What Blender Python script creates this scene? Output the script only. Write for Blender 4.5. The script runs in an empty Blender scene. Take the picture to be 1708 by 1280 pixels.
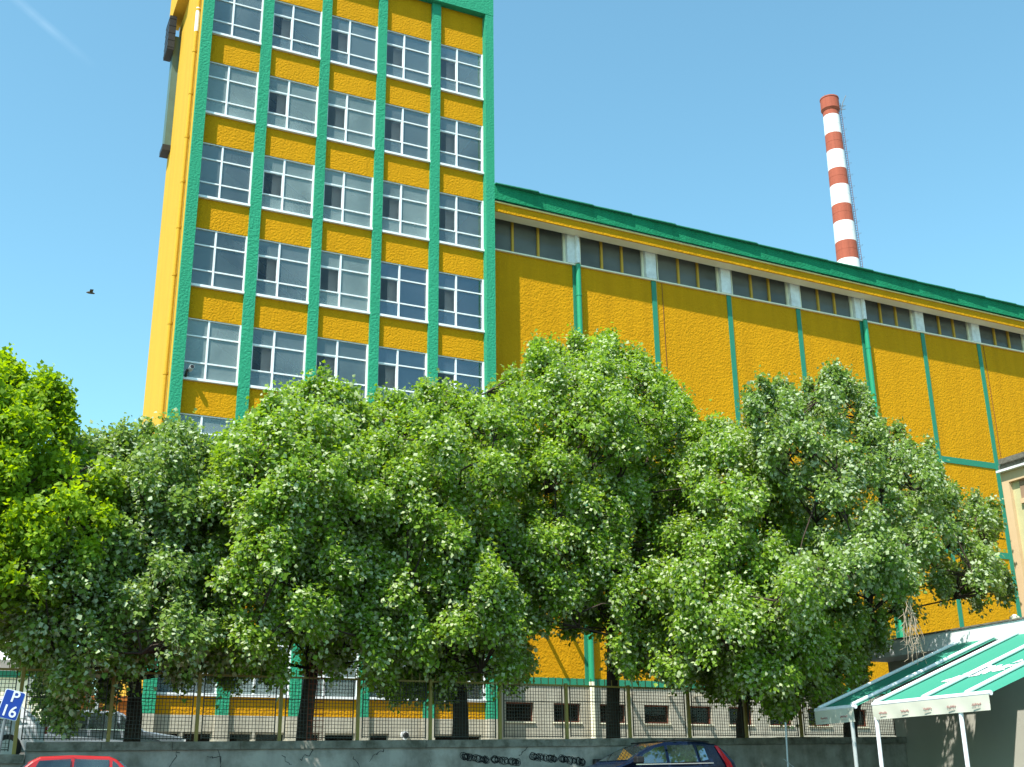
import bpy, bmesh, math, random
import numpy as np
from mathutils import Vector, Matrix
random.seed(7)
rng = np.random.default_rng(11)
S = bpy.context.scene
col = S.collection
rad = math.radians

# ------------------------------------------------------------------ camera
F_PX, PITCH, ROLL, YAW, EYE = 1964.0, rad(19.2035), rad(0.7193), rad(25.5193), 1.6
cam = bpy.data.cameras.new('camera')
cam.sensor_width = 36.0
cam.lens = F_PX / 1708.0 * 36.0
cam.clip_end = 6000.0
camo = bpy.data.objects.new('camera', cam)
col.objects.link(camo)
_fwd = Vector((math.sin(YAW) * math.cos(PITCH), math.cos(YAW) * math.cos(PITCH), math.sin(PITCH)))
_r0 = Vector((math.cos(YAW), -math.sin(YAW), 0))
_u0 = _r0.cross(_fwd)
_r = _r0 * math.cos(ROLL) - _u0 * math.sin(ROLL)
_u = _r0 * math.sin(ROLL) + _u0 * math.cos(ROLL)
camo.matrix_world = Matrix(((_r.x, _u.x, -_fwd.x, 0), (_r.y, _u.y, -_fwd.y, 0), (_r.z, _u.z, -_fwd.z, EYE), (0, 0, 0, 1)))
S.camera = camo


def ray(px, py):
    d = _r * ((px - 854) / F_PX) + _u * ((640 - py) / F_PX) + _fwd
    return d


def aty(px, py, Y):
    d = ray(px, py); d = d * (Y / d.y)
    return Vector((d.x, Y, d.z + EYE))


def atx(px, py, X):
    d = ray(px, py); d = d * (X / d.x)
    return Vector((X, d.y, d.z + EYE))


# ------------------------------------------------------------------ light
SUN_AZ, SUN_EL = rad(59), rad(57)          # azimuth measured from the facade normal towards the left
sdir = Vector((-math.sin(SUN_AZ) * math.cos(SUN_EL), -math.cos(SUN_AZ) * math.cos(SUN_EL), math.sin(SUN_EL)))
sun = bpy.data.lights.new('sun', 'SUN')
sun.energy = 5.0
sun.angle = rad(0.53)
sun.color = (1.0, 0.955, 0.88)
suno = bpy.data.objects.new('sun', sun)
suno.rotation_euler = sdir.to_track_quat('Z', 'Y').to_euler()
suno.location = (-20, -20, 60)
col.objects.link(suno)

W = bpy.data.worlds.new('World')
S.world = W
W.use_nodes = True
nt = W.node_tree
nt.nodes.clear()
out = nt.nodes.new('ShaderNodeOutputWorld')
bg = nt.nodes.new('ShaderNodeBackground')
sky = nt.nodes.new('ShaderNodeTexSky')
sky.sky_type = 'NISHITA'
sky.sun_disc = False
sky.sun_elevation = SUN_EL
sky.sun_rotation = math.pi + SUN_AZ
sky.air_density = 1.0
sky.dust_density = 0.6
sky.ozone_density = 1.0
bg.inputs['Strength'].default_value = 0.15
tint = nt.nodes.new('ShaderNodeMix'); tint.data_type = 'RGBA'; tint.blend_type = 'MULTIPLY'
tint.inputs[0].default_value = 1.0
tint.inputs[7].default_value = (0.80, 1.17, 1.03, 1)
nt.links.new(sky.outputs[0], tint.inputs[6])
# faint contrail, upper left of the view: a narrow great-circle streak in the sky
tc = nt.nodes.new('ShaderNodeTexCoord')
a_, b_ = ray(18, -8).normalized(), ray(118, 78).normalized()
nrm = a_.cross(b_).normalized(); mid = ((a_ + b_) / 2).normalized()


def wmath(op, a, b=None, c=None, clamp=False):
    n = nt.nodes.new('ShaderNodeMath'); n.operation = op; n.use_clamp = clamp
    for i, v in enumerate((a, b, c)):
        if v is None: continue
        if isinstance(v, (int, float)): n.inputs[i].default_value = v
        else: nt.links.new(v, n.inputs[i])
    return n.outputs[0]


def wdot(v):
    n = nt.nodes.new('ShaderNodeVectorMath'); n.operation = 'DOT_PRODUCT'
    nt.links.new(tc.outputs['Generated'], n.inputs[0]); n.inputs[1].default_value = v
    return n.outputs['Value']


off = wmath('ABSOLUTE', wdot(nrm))
core = wmath('SUBTRACT', 1.0, wmath('DIVIDE', off, 0.0045), clamp=True)
along = wmath('SUBTRACT', 1.0, wmath('DIVIDE', wmath('ARCCOSINE', wmath('MINIMUM', wdot(mid), 0.99999)), 0.05), clamp=True)
wn = nt.nodes.new('ShaderNodeTexNoise'); wn.inputs['Scale'].default_value = 60; nt.links.new(tc.outputs['Generated'], wn.inputs['Vector'])
tr = wmath('MULTIPLY', wmath('MULTIPLY', core, along), wmath('MULTIPLY', wn.outputs[0], 0.13))
trail = nt.nodes.new('ShaderNodeMix'); trail.data_type = 'RGBA'
nt.links.new(tr, trail.inputs[0]); nt.links.new(tint.outputs[2], trail.inputs[6])
trail.inputs[7].default_value = (6.5, 7.5, 8.0, 1)
nt.links.new(trail.outputs[2], bg.inputs['Color'])
nt.links.new(bg.outputs[0], out.inputs[0])

S.view_settings.view_transform = 'Standard'
S.view_settings.look = 'None'
S.view_settings.gamma = 1.0
S.view_settings.use_curve_mapping = False
S.view_settings.exposure = 0.84
S.cycles.max_bounces = 8
S.cycles.transparent_max_bounces = 12


# ------------------------------------------------------------------ materials
def mat(name, base, rough=0.8, metal=0.0, spec=0.4, var=0.0, vscale=3.0, col2=None, bump=0.0, bscale=10.0,
        bdist=0.02, fine=0.0, speck=None, vdetail=5.0, stretch=None, streak=0.0):
    m = bpy.data.materials.new(name)
    m.use_nodes = True
    t = m.node_tree
    p = t.nodes['Principled BSDF']
    p.inputs['Roughness'].default_value = rough
    p.inputs['Metallic'].default_value = metal
    p.inputs['Specular IOR Level'].default_value = spec
    p.inputs['Base Color'].default_value = (*base, 1)
    g = t.nodes.new('ShaderNodeNewGeometry')
    vec = g.outputs['Position']
    if stretch:
        mp = t.nodes.new('ShaderNodeMapping'); mp.inputs['Scale'].default_value = stretch
        t.links.new(vec, mp.inputs[0]); vec = mp.outputs[0]
    if var > 0:
        n = t.nodes.new('ShaderNodeTexNoise'); n.inputs['Scale'].default_value = vscale
        n.inputs['Detail'].default_value = vdetail; n.inputs['Roughness'].default_value = 0.65
        t.links.new(vec, n.inputs['Vector'])
        r = t.nodes.new('ShaderNodeValToRGB')
        c2 = col2 or tuple(c * 0.6 for c in base)
        r.color_ramp.elements[0].position = 0.5 - 0.22 / max(var, 0.3) * 0.6; r.color_ramp.elements[0].color = (*c2, 1)
        r.color_ramp.elements[1].position = 0.62; r.color_ramp.elements[1].color = (*base, 1)
        t.links.new(n.outputs[0], r.inputs[0])
        mx = t.nodes.new('ShaderNodeMix'); mx.data_type = 'RGBA'; mx.inputs[0].default_value = min(var, 1)
        mx.inputs[6].default_value = (*base, 1)
        t.links.new(r.outputs[0], mx.inputs[7])
        t.links.new(mx.outputs[2], p.inputs['Base Color'])
    if streak > 0:
        ms_ = t.nodes.new('ShaderNodeMapping'); ms_.inputs['Scale'].default_value = (2.2, 2.2, 0.13)
        t.links.new(g.outputs['Position'], ms_.inputs[0])
        n3 = t.nodes.new('ShaderNodeTexNoise'); n3.inputs['Scale'].default_value = 1.0; n3.inputs['Detail'].default_value = 6; n3.inputs['Roughness'].default_value = 0.6
        t.links.new(ms_.outputs[0], n3.inputs['Vector'])
        r3 = t.nodes.new('ShaderNodeMapRange'); r3.inputs[1].default_value = 0.42; r3.inputs[2].default_value = 0.72; r3.inputs[3].default_value = 1.0; r3.inputs[4].default_value = 1.0 - streak
        t.links.new(n3.outputs[0], r3.inputs[0])
        m3 = t.nodes.new('ShaderNodeMix'); m3.data_type = 'RGBA'; m3.blend_type = 'MULTIPLY'; m3.inputs[0].default_value = 1.0
        src = p.inputs['Base Color'].links[0].from_socket
        t.links.new(src, m3.inputs[6]); t.links.new(r3.outputs[0], m3.inputs[7]); t.links.new(m3.outputs[2], p.inputs['Base Color'])
    if bump > 0:
        n2 = t.nodes.new('ShaderNodeTexNoise'); n2.inputs['Scale'].default_value = bscale
        n2.inputs['Detail'].default_value = 3.0; n2.inputs['Roughness'].default_value = 0.6
        t.links.new(vec, n2.inputs['Vector'])
        b = t.nodes.new('ShaderNodeBump'); b.inputs['Strength'].default_value = bump
        b.inputs['Distance'].default_value = bdist
        t.links.new(n2.outputs[0], b.inputs['Height'])
        t.links.new(b.outputs[0], p.inputs['Normal'])
    return m


YEL = (0.575, 0.275, 0.003)
GRN = (0.032, 0.30, 0.165)
M = {}
M['yellow'] = mat('yellow_stucco', YEL, 0.9, spec=0.15, var=0.4, vscale=0.9, col2=(0.49, 0.215, 0.002), bump=1.0, bscale=12.5, bdist=0.05, streak=0.12)
M['yellow_smooth'] = mat('yellow_plaster', (0.57, 0.335, 0.028), 0.85, spec=0.2, var=0.35, vscale=1.5, col2=(0.50, 0.275, 0.018), bump=0.5, bscale=14, bdist=0.02, streak=0.12)
M['green'] = mat('green_stucco', GRN, 0.9, spec=0.15, var=0.3, vscale=1.2, col2=(0.025, 0.25, 0.135), bump=1.0, bscale=12, bdist=0.045, streak=0.12)
M['green_fascia'] = mat('green_roof_render', (0.012, 0.22, 0.10), 0.9, spec=0.15, var=0.45, vscale=1.5, col2=(0.01, 0.17, 0.075), bump=1.0, bscale=11, bdist=0.04, streak=0.2)
M['green_flat'] = mat('green_paint', (0.02, 0.21, 0.12), 0.6, var=0.3, vscale=4, bump=0.2, bscale=20, bdist=0.01)
M['green_pipe'] = mat('green_pipe_paint', (0.02, 0.28, 0.14), 0.35, var=0.25, vscale=3)
M['cream'] = mat('cream_render', (0.84, 0.80, 0.60), 0.85, var=0.4, vscale=2.5, col2=(0.72, 0.62, 0.40), bump=0.3, bscale=20, bdist=0.01)
M['ochre_trim'] = mat('ochre_trim', (0.55, 0.32, 0.03), 0.6, var=0.4, vscale=4, col2=(0.38, 0.2, 0.02))
M['pale_yellow'] = mat('pale_yellow_flashing', (0.78, 0.60, 0.2), 0.5, var=0.5, vscale=3, col2=(0.5, 0.32, 0.1))
M['white'] = mat('white_frame_paint', (0.80, 0.82, 0.82), 0.4, var=0.25, vscale=6, col2=(0.62, 0.64, 0.62))
M['white_col'] = mat('white_column_paint', (0.80, 0.82, 0.80), 0.7, var=0.7, vscale=2.2, col2=(0.5, 0.5, 0.47), bump=0.3, bscale=25, bdist=0.01)
M['zinc'] = mat('zinc_gutter', (0.50, 0.48, 0.42), 0.5, metal=0.2, var=0.7, vscale=5, col2=(0.2, 0.17, 0.12))
M['dark'] = mat('dark_void', (0.025, 0.025, 0.025), 0.8, var=0.4, vscale=4)
M['plinth'] = mat('plinth_render', (0.46, 0.43, 0.34), 0.9, var=0.6, vscale=2.0, col2=(0.30, 0.27, 0.21), bump=0.5, bscale=14, bdist=0.02, streak=0.3)
M['wall_grey'] = mat('retaining_wall_concrete', (0.36, 0.35, 0.31), 0.92, var=0.85, vscale=1.6, col2=(0.16, 0.15, 0.12), bump=0.6, bscale=9, bdist=0.02, streak=0.35)
M['coping'] = mat('coping_concrete', (0.22, 0.215, 0.18), 0.92, var=0.9, vscale=3.2, col2=(0.07, 0.07, 0.05), bump=0.7, bscale=12, bdist=0.02)
M['post'] = mat('olive_post_paint', (0.26, 0.20, 0.035), 0.5, var=0.5, vscale=8, col2=(0.20, 0.15, 0.05))
M['wire'] = mat('dark_wire', (0.035, 0.04, 0.03), 0.6, metal=0.2)
M['interior'] = mat('interior_plaster', (0.74, 0.78, 0.74), 0.9, var=0.5, vscale=0.9, col2=(0.5, 0.54, 0.54))
M['interior_col'] = mat('interior_column', (0.82, 0.74, 0.68), 0.9, var=0.3, vscale=2)
M['blind'] = mat('window_blind', (0.50, 0.44, 0.40), 0.9, var=0.3, vscale=2)
M['rail'] = mat('stair_steel', (0.06, 0.08, 0.10), 0.5, metal=0.3)
M['brick'] = mat('chimney_red', (0.36, 0.085, 0.045), 0.85, var=0.5, vscale=0.9, col2=(0.30, 0.075, 0.04), bump=0.4, bscale=3, bdist=0.05, streak=0.2)
M['chim_white'] = mat('chimney_white', (0.80, 0.79, 0.77), 0.8, var=0.3, vscale=0.7, col2=(0.66, 0.64, 0.62), streak=0.15)
M['steel'] = mat('galvanised_steel', (0.22, 0.22, 0.22), 0.5, metal=0.6)
M['white_tube'] = mat('white_tube_paint', (0.80, 0.81, 0.84), 0.35)
M['grey_tube'] = mat('grey_tube', (0.42, 0.45, 0.44), 0.5, var=0.4, vscale=6)
M['annex'] = mat('annex_render', (0.40, 0.39, 0.33), 0.9, var=0.5, vscale=0.8, col2=(0.32, 0.32, 0.27), bump=0.3, bscale=14, bdist=0.01)
M['parapet'] = mat('white_parapet', (0.74, 0.78, 0.78), 0.8, var=0.5, vscale=1.8, col2=(0.5, 0.55, 0.54), bump=0.2, bscale=12, bdist=0.01)
M['house_tan'] = mat('house_tan', (0.60, 0.42, 0.24), 0.9, var=0.4, vscale=4, col2=(0.50, 0.34, 0.2), bump=0.2, bscale=20, bdist=0.01)
M['house_olive'] = mat('house_olive', (0.50, 0.46, 0.25), 0.9, var=0.5, vscale=4, col2=(0.40, 0.35, 0.18))
M['house_brown'] = mat('house_brown', (0.30, 0.19, 0.12), 0.9, var=0.4, vscale=5)
M['roof_grey'] = mat('house_roof_edge', (0.16, 0.15, 0.12), 0.9, var=0.8, vscale=9, col2=(0.07, 0.06, 0.04))
M['bark'] = mat('lime_bark', (0.055, 0.038, 0.026), 0.95, var=0.8, vscale=6, col2=(0.025, 0.018, 0.013), bump=1.0, bscale=18, bdist=0.03, stretch=(1, 1, 0.3))
M['twig'] = mat('dry_twig', (0.36, 0.28, 0.20), 0.9, var=0.4, vscale=10)
M['asphalt'] = mat('asphalt', (0.05, 0.05, 0.05), 0.95, var=0.5, vscale=2, bump=0.4, bscale=60, bdist=0.005)
M['yard'] = mat('yard_concrete', (0.24, 0.23, 0.2), 0.95, var=0.6, vscale=0.7, col2=(0.15, 0.14, 0.12), bump=0.4, bscale=10, bdist=0.01)
M['blue_paint'] = mat('dark_blue_car_paint', (0.007, 0.016, 0.045), 0.2, metal=0.3, spec=0.7)
M['red_paint'] = mat('red_car_paint', (0.38, 0.012, 0.010), 0.25, spec=0.7)
M['white_paint'] = mat('white_car_paint', (0.62, 0.66, 0.70), 0.25, spec=0.6)
M['silver_paint'] = mat('silver_car_paint', (0.36, 0.42, 0.47), 0.3, metal=0.5)
M['black_trim'] = mat('black_trim', (0.015, 0.015, 0.015), 0.5)
M['tyre'] = mat('tyre_rubber', (0.02, 0.02, 0.02), 0.9)
M['rim'] = mat('wheel_rim', (0.45, 0.46, 0.47), 0.35, metal=0.8)
M['lamp_red'] = mat('tail_lamp_red', (0.60, 0.008, 0.015), 0.15, spec=0.8)
M['lamp_clear'] = mat('headlamp_lens', (0.6, 0.62, 0.64), 0.1, spec=0.8)
M['chrome'] = mat('chrome', (0.7, 0.7, 0.72), 0.15, metal=0.9)
M['sign_blue'] = mat('sign_blue', (0.008, 0.045, 0.30), 0.4)
M['sign_white'] = mat('sign_white', (0.75, 0.76, 0.78), 0.45)
M['graffiti'] = mat('black_spray_paint', (0.012, 0.014, 0.016), 0.6)
M['chalk'] = mat('pale_scratch', (0.42, 0.42, 0.38), 0.9)
M['tent'] = mat('white_canvas', (0.72, 0.73, 0.75), 0.8)
M['logo_red'] = mat('faded_red_print', (0.40, 0.20, 0.18), 0.8)
M['rust'] = mat('rust_brown', (0.17, 0.05, 0.025), 0.85, var=0.6, vscale=6)
M['orange_door'] = mat('orange_brown_sheet', (0.38, 0.13, 0.02), 0.6, var=0.5, vscale=2.5, col2=(0.24, 0.08, 0.02))
M['bird'] = mat('bird_feathers', (0.10, 0.07, 0.045), 0.9)
M['duct'] = mat('green_metal_duct', (0.10, 0.16, 0.13), 0.5, metal=0.2, var=0.5, vscale=2)


def fabric(name, c, trans=0.35):
    m = bpy.data.materials.new(name); m.use_nodes = True; t = m.node_tree
    p = t.nodes['Principled BSDF']; o = t.nodes['Material Output']
    p.inputs['Base Color'].default_value = (*c, 1); p.inputs['Roughness'].default_value = 0.8
    p.inputs['Specular IOR Level'].default_value = 0.2
    tl = t.nodes.new('ShaderNodeBsdfTranslucent'); tl.inputs[0].default_value = (*c, 1)
    mx = t.nodes.new('ShaderNodeMixShader'); mx.inputs[0].default_value = trans
    t.links.new(p.outputs[0], mx.inputs[1]); t.links.new(tl.outputs[0], mx.inputs[2]); t.links.new(mx.outputs[0], o.inputs[0])
    return m


M['awning'] = fabric('teal_awning_fabric', (0.05, 0.285, 0.195), 0.15)
M['valance'] = fabric('cream_valance_fabric', (0.66, 0.66, 0.55), 0.25)


def glass(name, tintc, veil, veilc, gloss=0.5, wav=0.25, base_refl=0.03, patch=1.3, ctr=5.0):
    """window glass: see-through, sky-reflecting, with a diffuse film: dust, on tower panes also paleness in place of room light"""
    m = bpy.data.materials.new(name); m.use_nodes = True; t = m.node_tree
    t.nodes.remove(t.nodes['Principled BSDF']); o = t.nodes['Material Output']
    tr_ = t.nodes.new('ShaderNodeBsdfTransparent'); tr_.inputs[0].default_value = (*tintc, 1)
    gl = t.nodes.new('ShaderNodeBsdfGlossy'); gl.inputs['Roughness'].default_value = 0.04
    gl.inputs[0].default_value = (0.9, 0.95, 1.0, 1)
    di = t.nodes.new('ShaderNodeBsdfDiffuse'); di.inputs[0].default_value = (*veilc, 1)
    g = t.nodes.new('ShaderNodeNewGeometry')
    n = t.nodes.new('ShaderNodeTexNoise'); n.inputs['Scale'].default_value = 0.8; n.inputs['Detail'].default_value = 3
    t.links.new(g.outputs['Position'], n.inputs['Vector'])
    b = t.nodes.new('ShaderNodeBump'); b.inputs['Strength'].default_value = wav; b.inputs['Distance'].default_value = 0.03
    t.links.new(n.outputs[0], b.inputs['Height']); t.links.new(b.outputs[0], gl.inputs['Normal'])
    fr = t.nodes.new('ShaderNodeFresnel'); fr.inputs[0].default_value = 1.5
    ma = t.nodes.new('ShaderNodeMath'); ma.operation = 'MULTIPLY_ADD'; ma.inputs[1].default_value = gloss * 2; ma.inputs[2].default_value = base_refl
    t.links.new(fr.outputs[0], ma.inputs[0])
    n2 = t.nodes.new('ShaderNodeTexNoise'); n2.inputs['Scale'].default_value = patch; n2.inputs['Detail'].default_value = 6
    t.links.new(g.outputs['Position'], n2.inputs['Vector'])
    md = t.nodes.new('ShaderNodeMath'); md.operation = 'MULTIPLY_ADD'; md.use_clamp = True; md.inputs[1].default_value = veil * ctr; md.inputs[2].default_value = veil * (1 - ctr / 2)
    t.links.new(n2.outputs[0], md.inputs[0])
    m1 = t.nodes.new('ShaderNodeMixShader'); m2 = t.nodes.new('ShaderNodeMixShader')
    t.links.new(md.outputs[0], m1.inputs[0]); t.links.new(tr_.outputs[0], m1.inputs[1]); t.links.new(di.outputs[0], m1.inputs[2])
    t.links.new(ma.outputs[0], m2.inputs[0]); t.links.new(m1.outputs[0], m2.inputs[1]); t.links.new(gl.outputs[0], m2.inputs[2])
    t.links.new(m2.outputs[0], o.inputs[0])
    return m


M['glass'] = glass('tower_window_glass', (0.86, 0.92, 0.92), 0.22, (0.26, 0.33, 0.34), gloss=0.42, base_refl=0.02, patch=0.22)
M['glass_pale'] = glass('tower_window_glass_pale', (0.88, 0.94, 0.92), 0.36, (0.34, 0.42, 0.41), gloss=0.3, base_refl=0.02, patch=0.35, ctr=3)
M['glass_blue'] = glass('tower_window_glass_blue', (0.70, 0.80, 0.86), 0.12, (0.16, 0.22, 0.27), gloss=0.5, base_refl=0.05, patch=0.4, ctr=4)
M['glass_clear'] = glass('clean_window_glass', (0.85, 0.85, 0.85), 0.03, (0.3, 0.3, 0.3), gloss=0.25, base_refl=0.0)
M['glass_dirty'] = glass('dirty_strip_glass', (0.42, 0.44, 0.42), 0.62, (0.20, 0.205, 0.185), gloss=0.16, base_refl=0.0, patch=0.5, ctr=1.6)
M['glass_base'] = glass('basement_window_glass', (0.3, 0.3, 0.3), 0.3, (0.05, 0.035, 0.025), gloss=0.2, base_refl=0.0)
M['glass_car'] = glass('car_window_glass', (0.30, 0.38, 0.36), 0.10, (0.2, 0.3, 0.3), gloss=0.8, wav=0.1, base_refl=0.03)


def leaf_mat(name, top_a, top_b, under, trans=0.35):
    m = bpy.data.materials.new(name); m.use_nodes = True; t = m.node_tree
    p = t.nodes['Principled BSDF']; o = t.nodes['Material Output']
    p.inputs['Roughness'].default_value = 0.5; p.inputs['Specular IOR Level'].default_value = 0.2
    at_ = t.nodes.new('ShaderNodeAttribute'); at_.attribute_name = 'tint'
    mx = t.nodes.new('ShaderNodeMix'); mx.data_type = 'RGBA'
    mx.inputs[6].default_value = (*top_a, 1); mx.inputs[7].default_value = (*top_b, 1)
    t.links.new(at_.outputs['Fac'], mx.inputs[0])
    g = t.nodes.new('ShaderNodeNewGeometry')
    m2 = t.nodes.new('ShaderNodeMix'); m2.data_type = 'RGBA'
    t.links.new(g.outputs['Backfacing'], m2.inputs[0]); t.links.new(mx.outputs[2], m2.inputs[6]); m2.inputs[7].default_value = (*under, 1)
    t.links.new(m2.outputs[2], p.inputs['Base Color'])
    tl = t.nodes.new('ShaderNodeBsdfTranslucent')
    hs = t.nodes.new('ShaderNodeHueSaturation'); hs.inputs['Saturation'].default_value = 1.1; hs.inputs['Value'].default_value = 1.9
    hs.inputs['Hue'].default_value = 0.485
    t.links.new(mx.outputs[2], hs.inputs['Color']); t.links.new(hs.outputs[0], tl.inputs[0])
    ms = t.nodes.new('ShaderNodeMixShader'); ms.inputs[0].default_value = trans
    t.links.new(p.outputs[0], ms.inputs[1]); t.links.new(tl.outputs[0], ms.inputs[2]); t.links.new(ms.outputs[0], o.inputs[0])
    return m


M['leaf_lime'] = leaf_mat('lime_leaf', (0.085, 0.185, 0.008), (0.245, 0.37, 0.045), (0.50, 0.56, 0.32), 0.42)
M['leaf_silver'] = leaf_mat('silver_lime_leaf', (0.08, 0.165, 0.016), (0.205, 0.30, 0.06), (0.42, 0.49, 0.30), 0.36)
M['leaf_maple'] = leaf_mat('maple_leaf', (0.12, 0.215, 0.014), (0.28, 0.41, 0.04), (0.22, 0.34, 0.05), 0.5)


# ------------------------------------------------------------------ mesh helpers
class MB:
    def __init__(s): s.v = []; s.f = []

    def add(s, vs, fs):
        o = len(s.v); s.v += [tuple(v) for v in vs]; s.f += [tuple(i + o for i in f) for f in fs]
        return s

    def box(s, x0, x1, y0, y1, z0, z1):
        return s.add([(x0, y0, z0), (x1, y0, z0), (x1, y1, z0), (x0, y1, z0), (x0, y0, z1), (x1, y0, z1), (x1, y1, z1), (x0, y1, z1)],
                     [(0, 3, 2, 1), (4, 5, 6, 7), (0, 1, 5, 4), (1, 2, 6, 5), (2, 3, 7, 6), (3, 0, 4, 7)])

    def prism(s, poly, d):
        """poly: list of 3-D points (a planar outline), swept along vector d"""
        n = len(poly); d = Vector(d)
        vs = [Vector(p) for p in poly] + [Vector(p) + d for p in poly]
        return s.add(vs, [tuple(range(n)), tuple(range(2 * n - 1, n - 1, -1))] + [(i, i + n, (i + 1) % n + n, (i + 1) % n) for i in range(n)])

    def beam(s, a, b, w, h, up=(0, 0, 1)):
        a = Vector(a); b = Vector(b); d = (b - a).normalized(); up = Vector(up)
        sx = d.cross(up)
        if sx.length < 1e-4: sx = d.cross(Vector((1, 0, 0)))
        sx.normalize(); sy = sx.cross(d).normalized()
        vs = []
        for p in (a, b):
            for i, j in ((-1, -1), (1, -1), (1, 1), (-1, 1)): vs.append(p + sx * (i * w / 2) + sy * (j * h / 2))
        return s.add(vs, [(0, 1, 2, 3), (7, 6, 5, 4), (0, 4, 5, 1), (1, 5, 6, 2), (2, 6, 7, 3), (3, 7, 4, 0)])

    def tube(s, pts, radii, n=8, caps=True):
        pts = [Vector(p) for p in pts]
        if not hasattr(radii, '__len__'): radii = [radii] * len(pts)
        o = len(s.v); ref = None
        for i, p in enumerate(pts):
            d = (pts[min(i + 1, len(pts) - 1)] - pts[max(i - 1, 0)]).normalized()
            if ref is None:
                ref = d.cross(Vector((0.3, 1, 0.2)))
                if ref.length < 1e-3: ref = d.cross(Vector((1, 0, 0)))
            ref = (ref - d * ref.dot(d)).normalized(); q = d.cross(ref)
            for k in range(n):
                a = 2 * math.pi * k / n
                s.v.append(tuple(p + (ref * math.cos(a) + q * math.sin(a)) * radii[i]))
        for i in range(len(pts) - 1):
            for k in range(n):
                k2 = (k + 1) % n
                s.f.append((o + i * n + k, o + i * n + k2, o + (i + 1) * n + k2, o + (i + 1) * n + k))
        if caps:
            s.f.append(tuple(o + k for k in range(n - 1, -1, -1)))
            s.f.append(tuple(o + (len(pts) - 1) * n + k for k in range(n)))
        return s


WO = {}


def wloc(o): return WO[o.name] if o is not None else Vector((0, 0, 0))


def link(o, parent, at):
    col.objects.link(o)
    o.parent = parent
    o.location = at - wloc(parent)
    WO[o.name] = at.copy()
    return o


def empty(name, loc):
    o = bpy.data.objects.new(name, None); o.empty_display_size = 0.3
    return link(o, None, Vector(loc))


def build(name, mb, m, parent=None, at=None, smooth=False, bevel=0.0):
    at = Vector(at) if at is not None else (wloc(parent).copy() if parent else Vector((0, 0, 0)))
    me = bpy.data.meshes.new(name)
    me.from_pydata([(v[0] - at.x, v[1] - at.y, v[2] - at.z) for v in mb.v], [], mb.f)
    me.materials.append(m)
    if smooth:
        for p in me.polygons: p.use_smooth = True
    me.update()
    o = bpy.data.objects.new(name, me)
    link(o, parent, at)
    if bevel > 0:
        bv = o.modifiers.new('bevel', 'BEVEL'); bv.width = bevel; bv.segments = 2; bv.limit_method = 'ANGLE'; bv.angle_limit = rad(35)
    return o


def again(o, parent, at):
    c = o.copy(); return link(c, parent, Vector(at))


def tag(o, label, cat, group=None, kind=None):
    if label: o['label'] = label
    if cat: o['category'] = cat
    if group: o['group'] = group
    if kind: o['kind'] = kind
    return o


def structure(name, mb, m):
    o = build(name, mb, m); o['kind'] = 'structure'; return o


# ------------------------------------------------------------------ ground
YARD = 2.35
g = MB()
xs = [-900, -60, 70, 1500]; prof = [(-900, -1.0), (-40, -0.6), (2, 0.0), (24, 1.12), (26.05, 1.14)]
for x0, x1 in zip(xs[:-1], xs[1:]):
    for (y0, z0), (y1, z1) in zip(prof[:-1], prof[1:]):
        g.add([(x0, y0, z0), (x1, y0, z0), (x1, y1, z1), (x0, y1, z1)], [(0, 1, 2, 3)])
structure('street', g, M['asphalt'])
g = MB(); g.add([(-900, 26.2, YARD), (1500, 26.2, YARD), (1500, 3000, YARD), (-900, 3000, YARD)], [(0, 1, 2, 3)])
structure('ground', g, M['yard'])
g = MB().box(-40, 24.3, 22.95 + 2.2, 26.0, 0.9, 1.22)
structure('pavement', g, M['yard'])

# ------------------------------------------------------------------ tower
BL = [6.31, 8.67, 11.06, 13.46, 15.88]
BR = [8.24, 10.66, 13.07, 15.46, 17.87]
SZ = [29.76 - 3.57 * k for k in range(8)]
WH = 2.31
TX0, TX1, TB = 5.87, 18.25, 46.2
TOPB = 33.95
TOPZ = 35.3
tower = empty('tower', (TX0, 39.67, YARD))
tag(tower, 'tall yellow tower block with teal green pilasters and grid windows left of the long wing', 'tower')
build('left_wall', MB().box(TX0 + 0.02, TX0 + 0.25, 40.25, TB, YARD, TOPZ - 0.1), M['yellow_smooth'], tower)
build('right_wall', MB().box(TX1 - 0.25, TX1, 40.25, TB, YARD, TOPZ - 0.1), M['yellow'], tower)
build('back_wall', MB().box(TX0 + 0.25, TX1 - 0.25, TB - 0.2, TB, YARD, TOPZ - 0.1), M['interior'], tower)
build('roof', MB().box(TX0 + 0.3, TX1 - 0.3, 40.3, TB - 0.25, TOPZ - 0.9, TOPZ - 0.55), M['roof_grey'], tower)
# the yellow corner slab that forms the left face up to the green corner
build('corner_slab', MB().box(TX0, TX0 + 0.30, 39.86, 40.25, 4.12, TOPZ - 0.1), M['yellow_smooth'], tower)
build('corner_pilaster', MB().box(TX0 + 0.012, BL[0] - 0.03, 39.67, 39.86, 4.12, TOPB + 0.3), M['green'], tower)
build('corner_pilaster', MB().box(BR[4], TX1, 39.67, 40.25, 4.12, TOPB + 0.3), M['green'], tower)
build('reveal_pier', MB().box(TX0 + 0.30, BL[0] - 0.03, 39.86, 40.25, 4.12, TOPB + 0.3), M['green'], tower)
build('top_band', MB().box(TX0 + 0.012, TX1 + 0.004, 39.66, 40.25, TOPB, TOPZ), M['green'], tower)
for k in range(4):
    build('pilaster', MB().box(BR[k], BL[k + 1] - 0.02, 39.86, 40.25, 4.12, TOPB), M['green'], tower)
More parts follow.
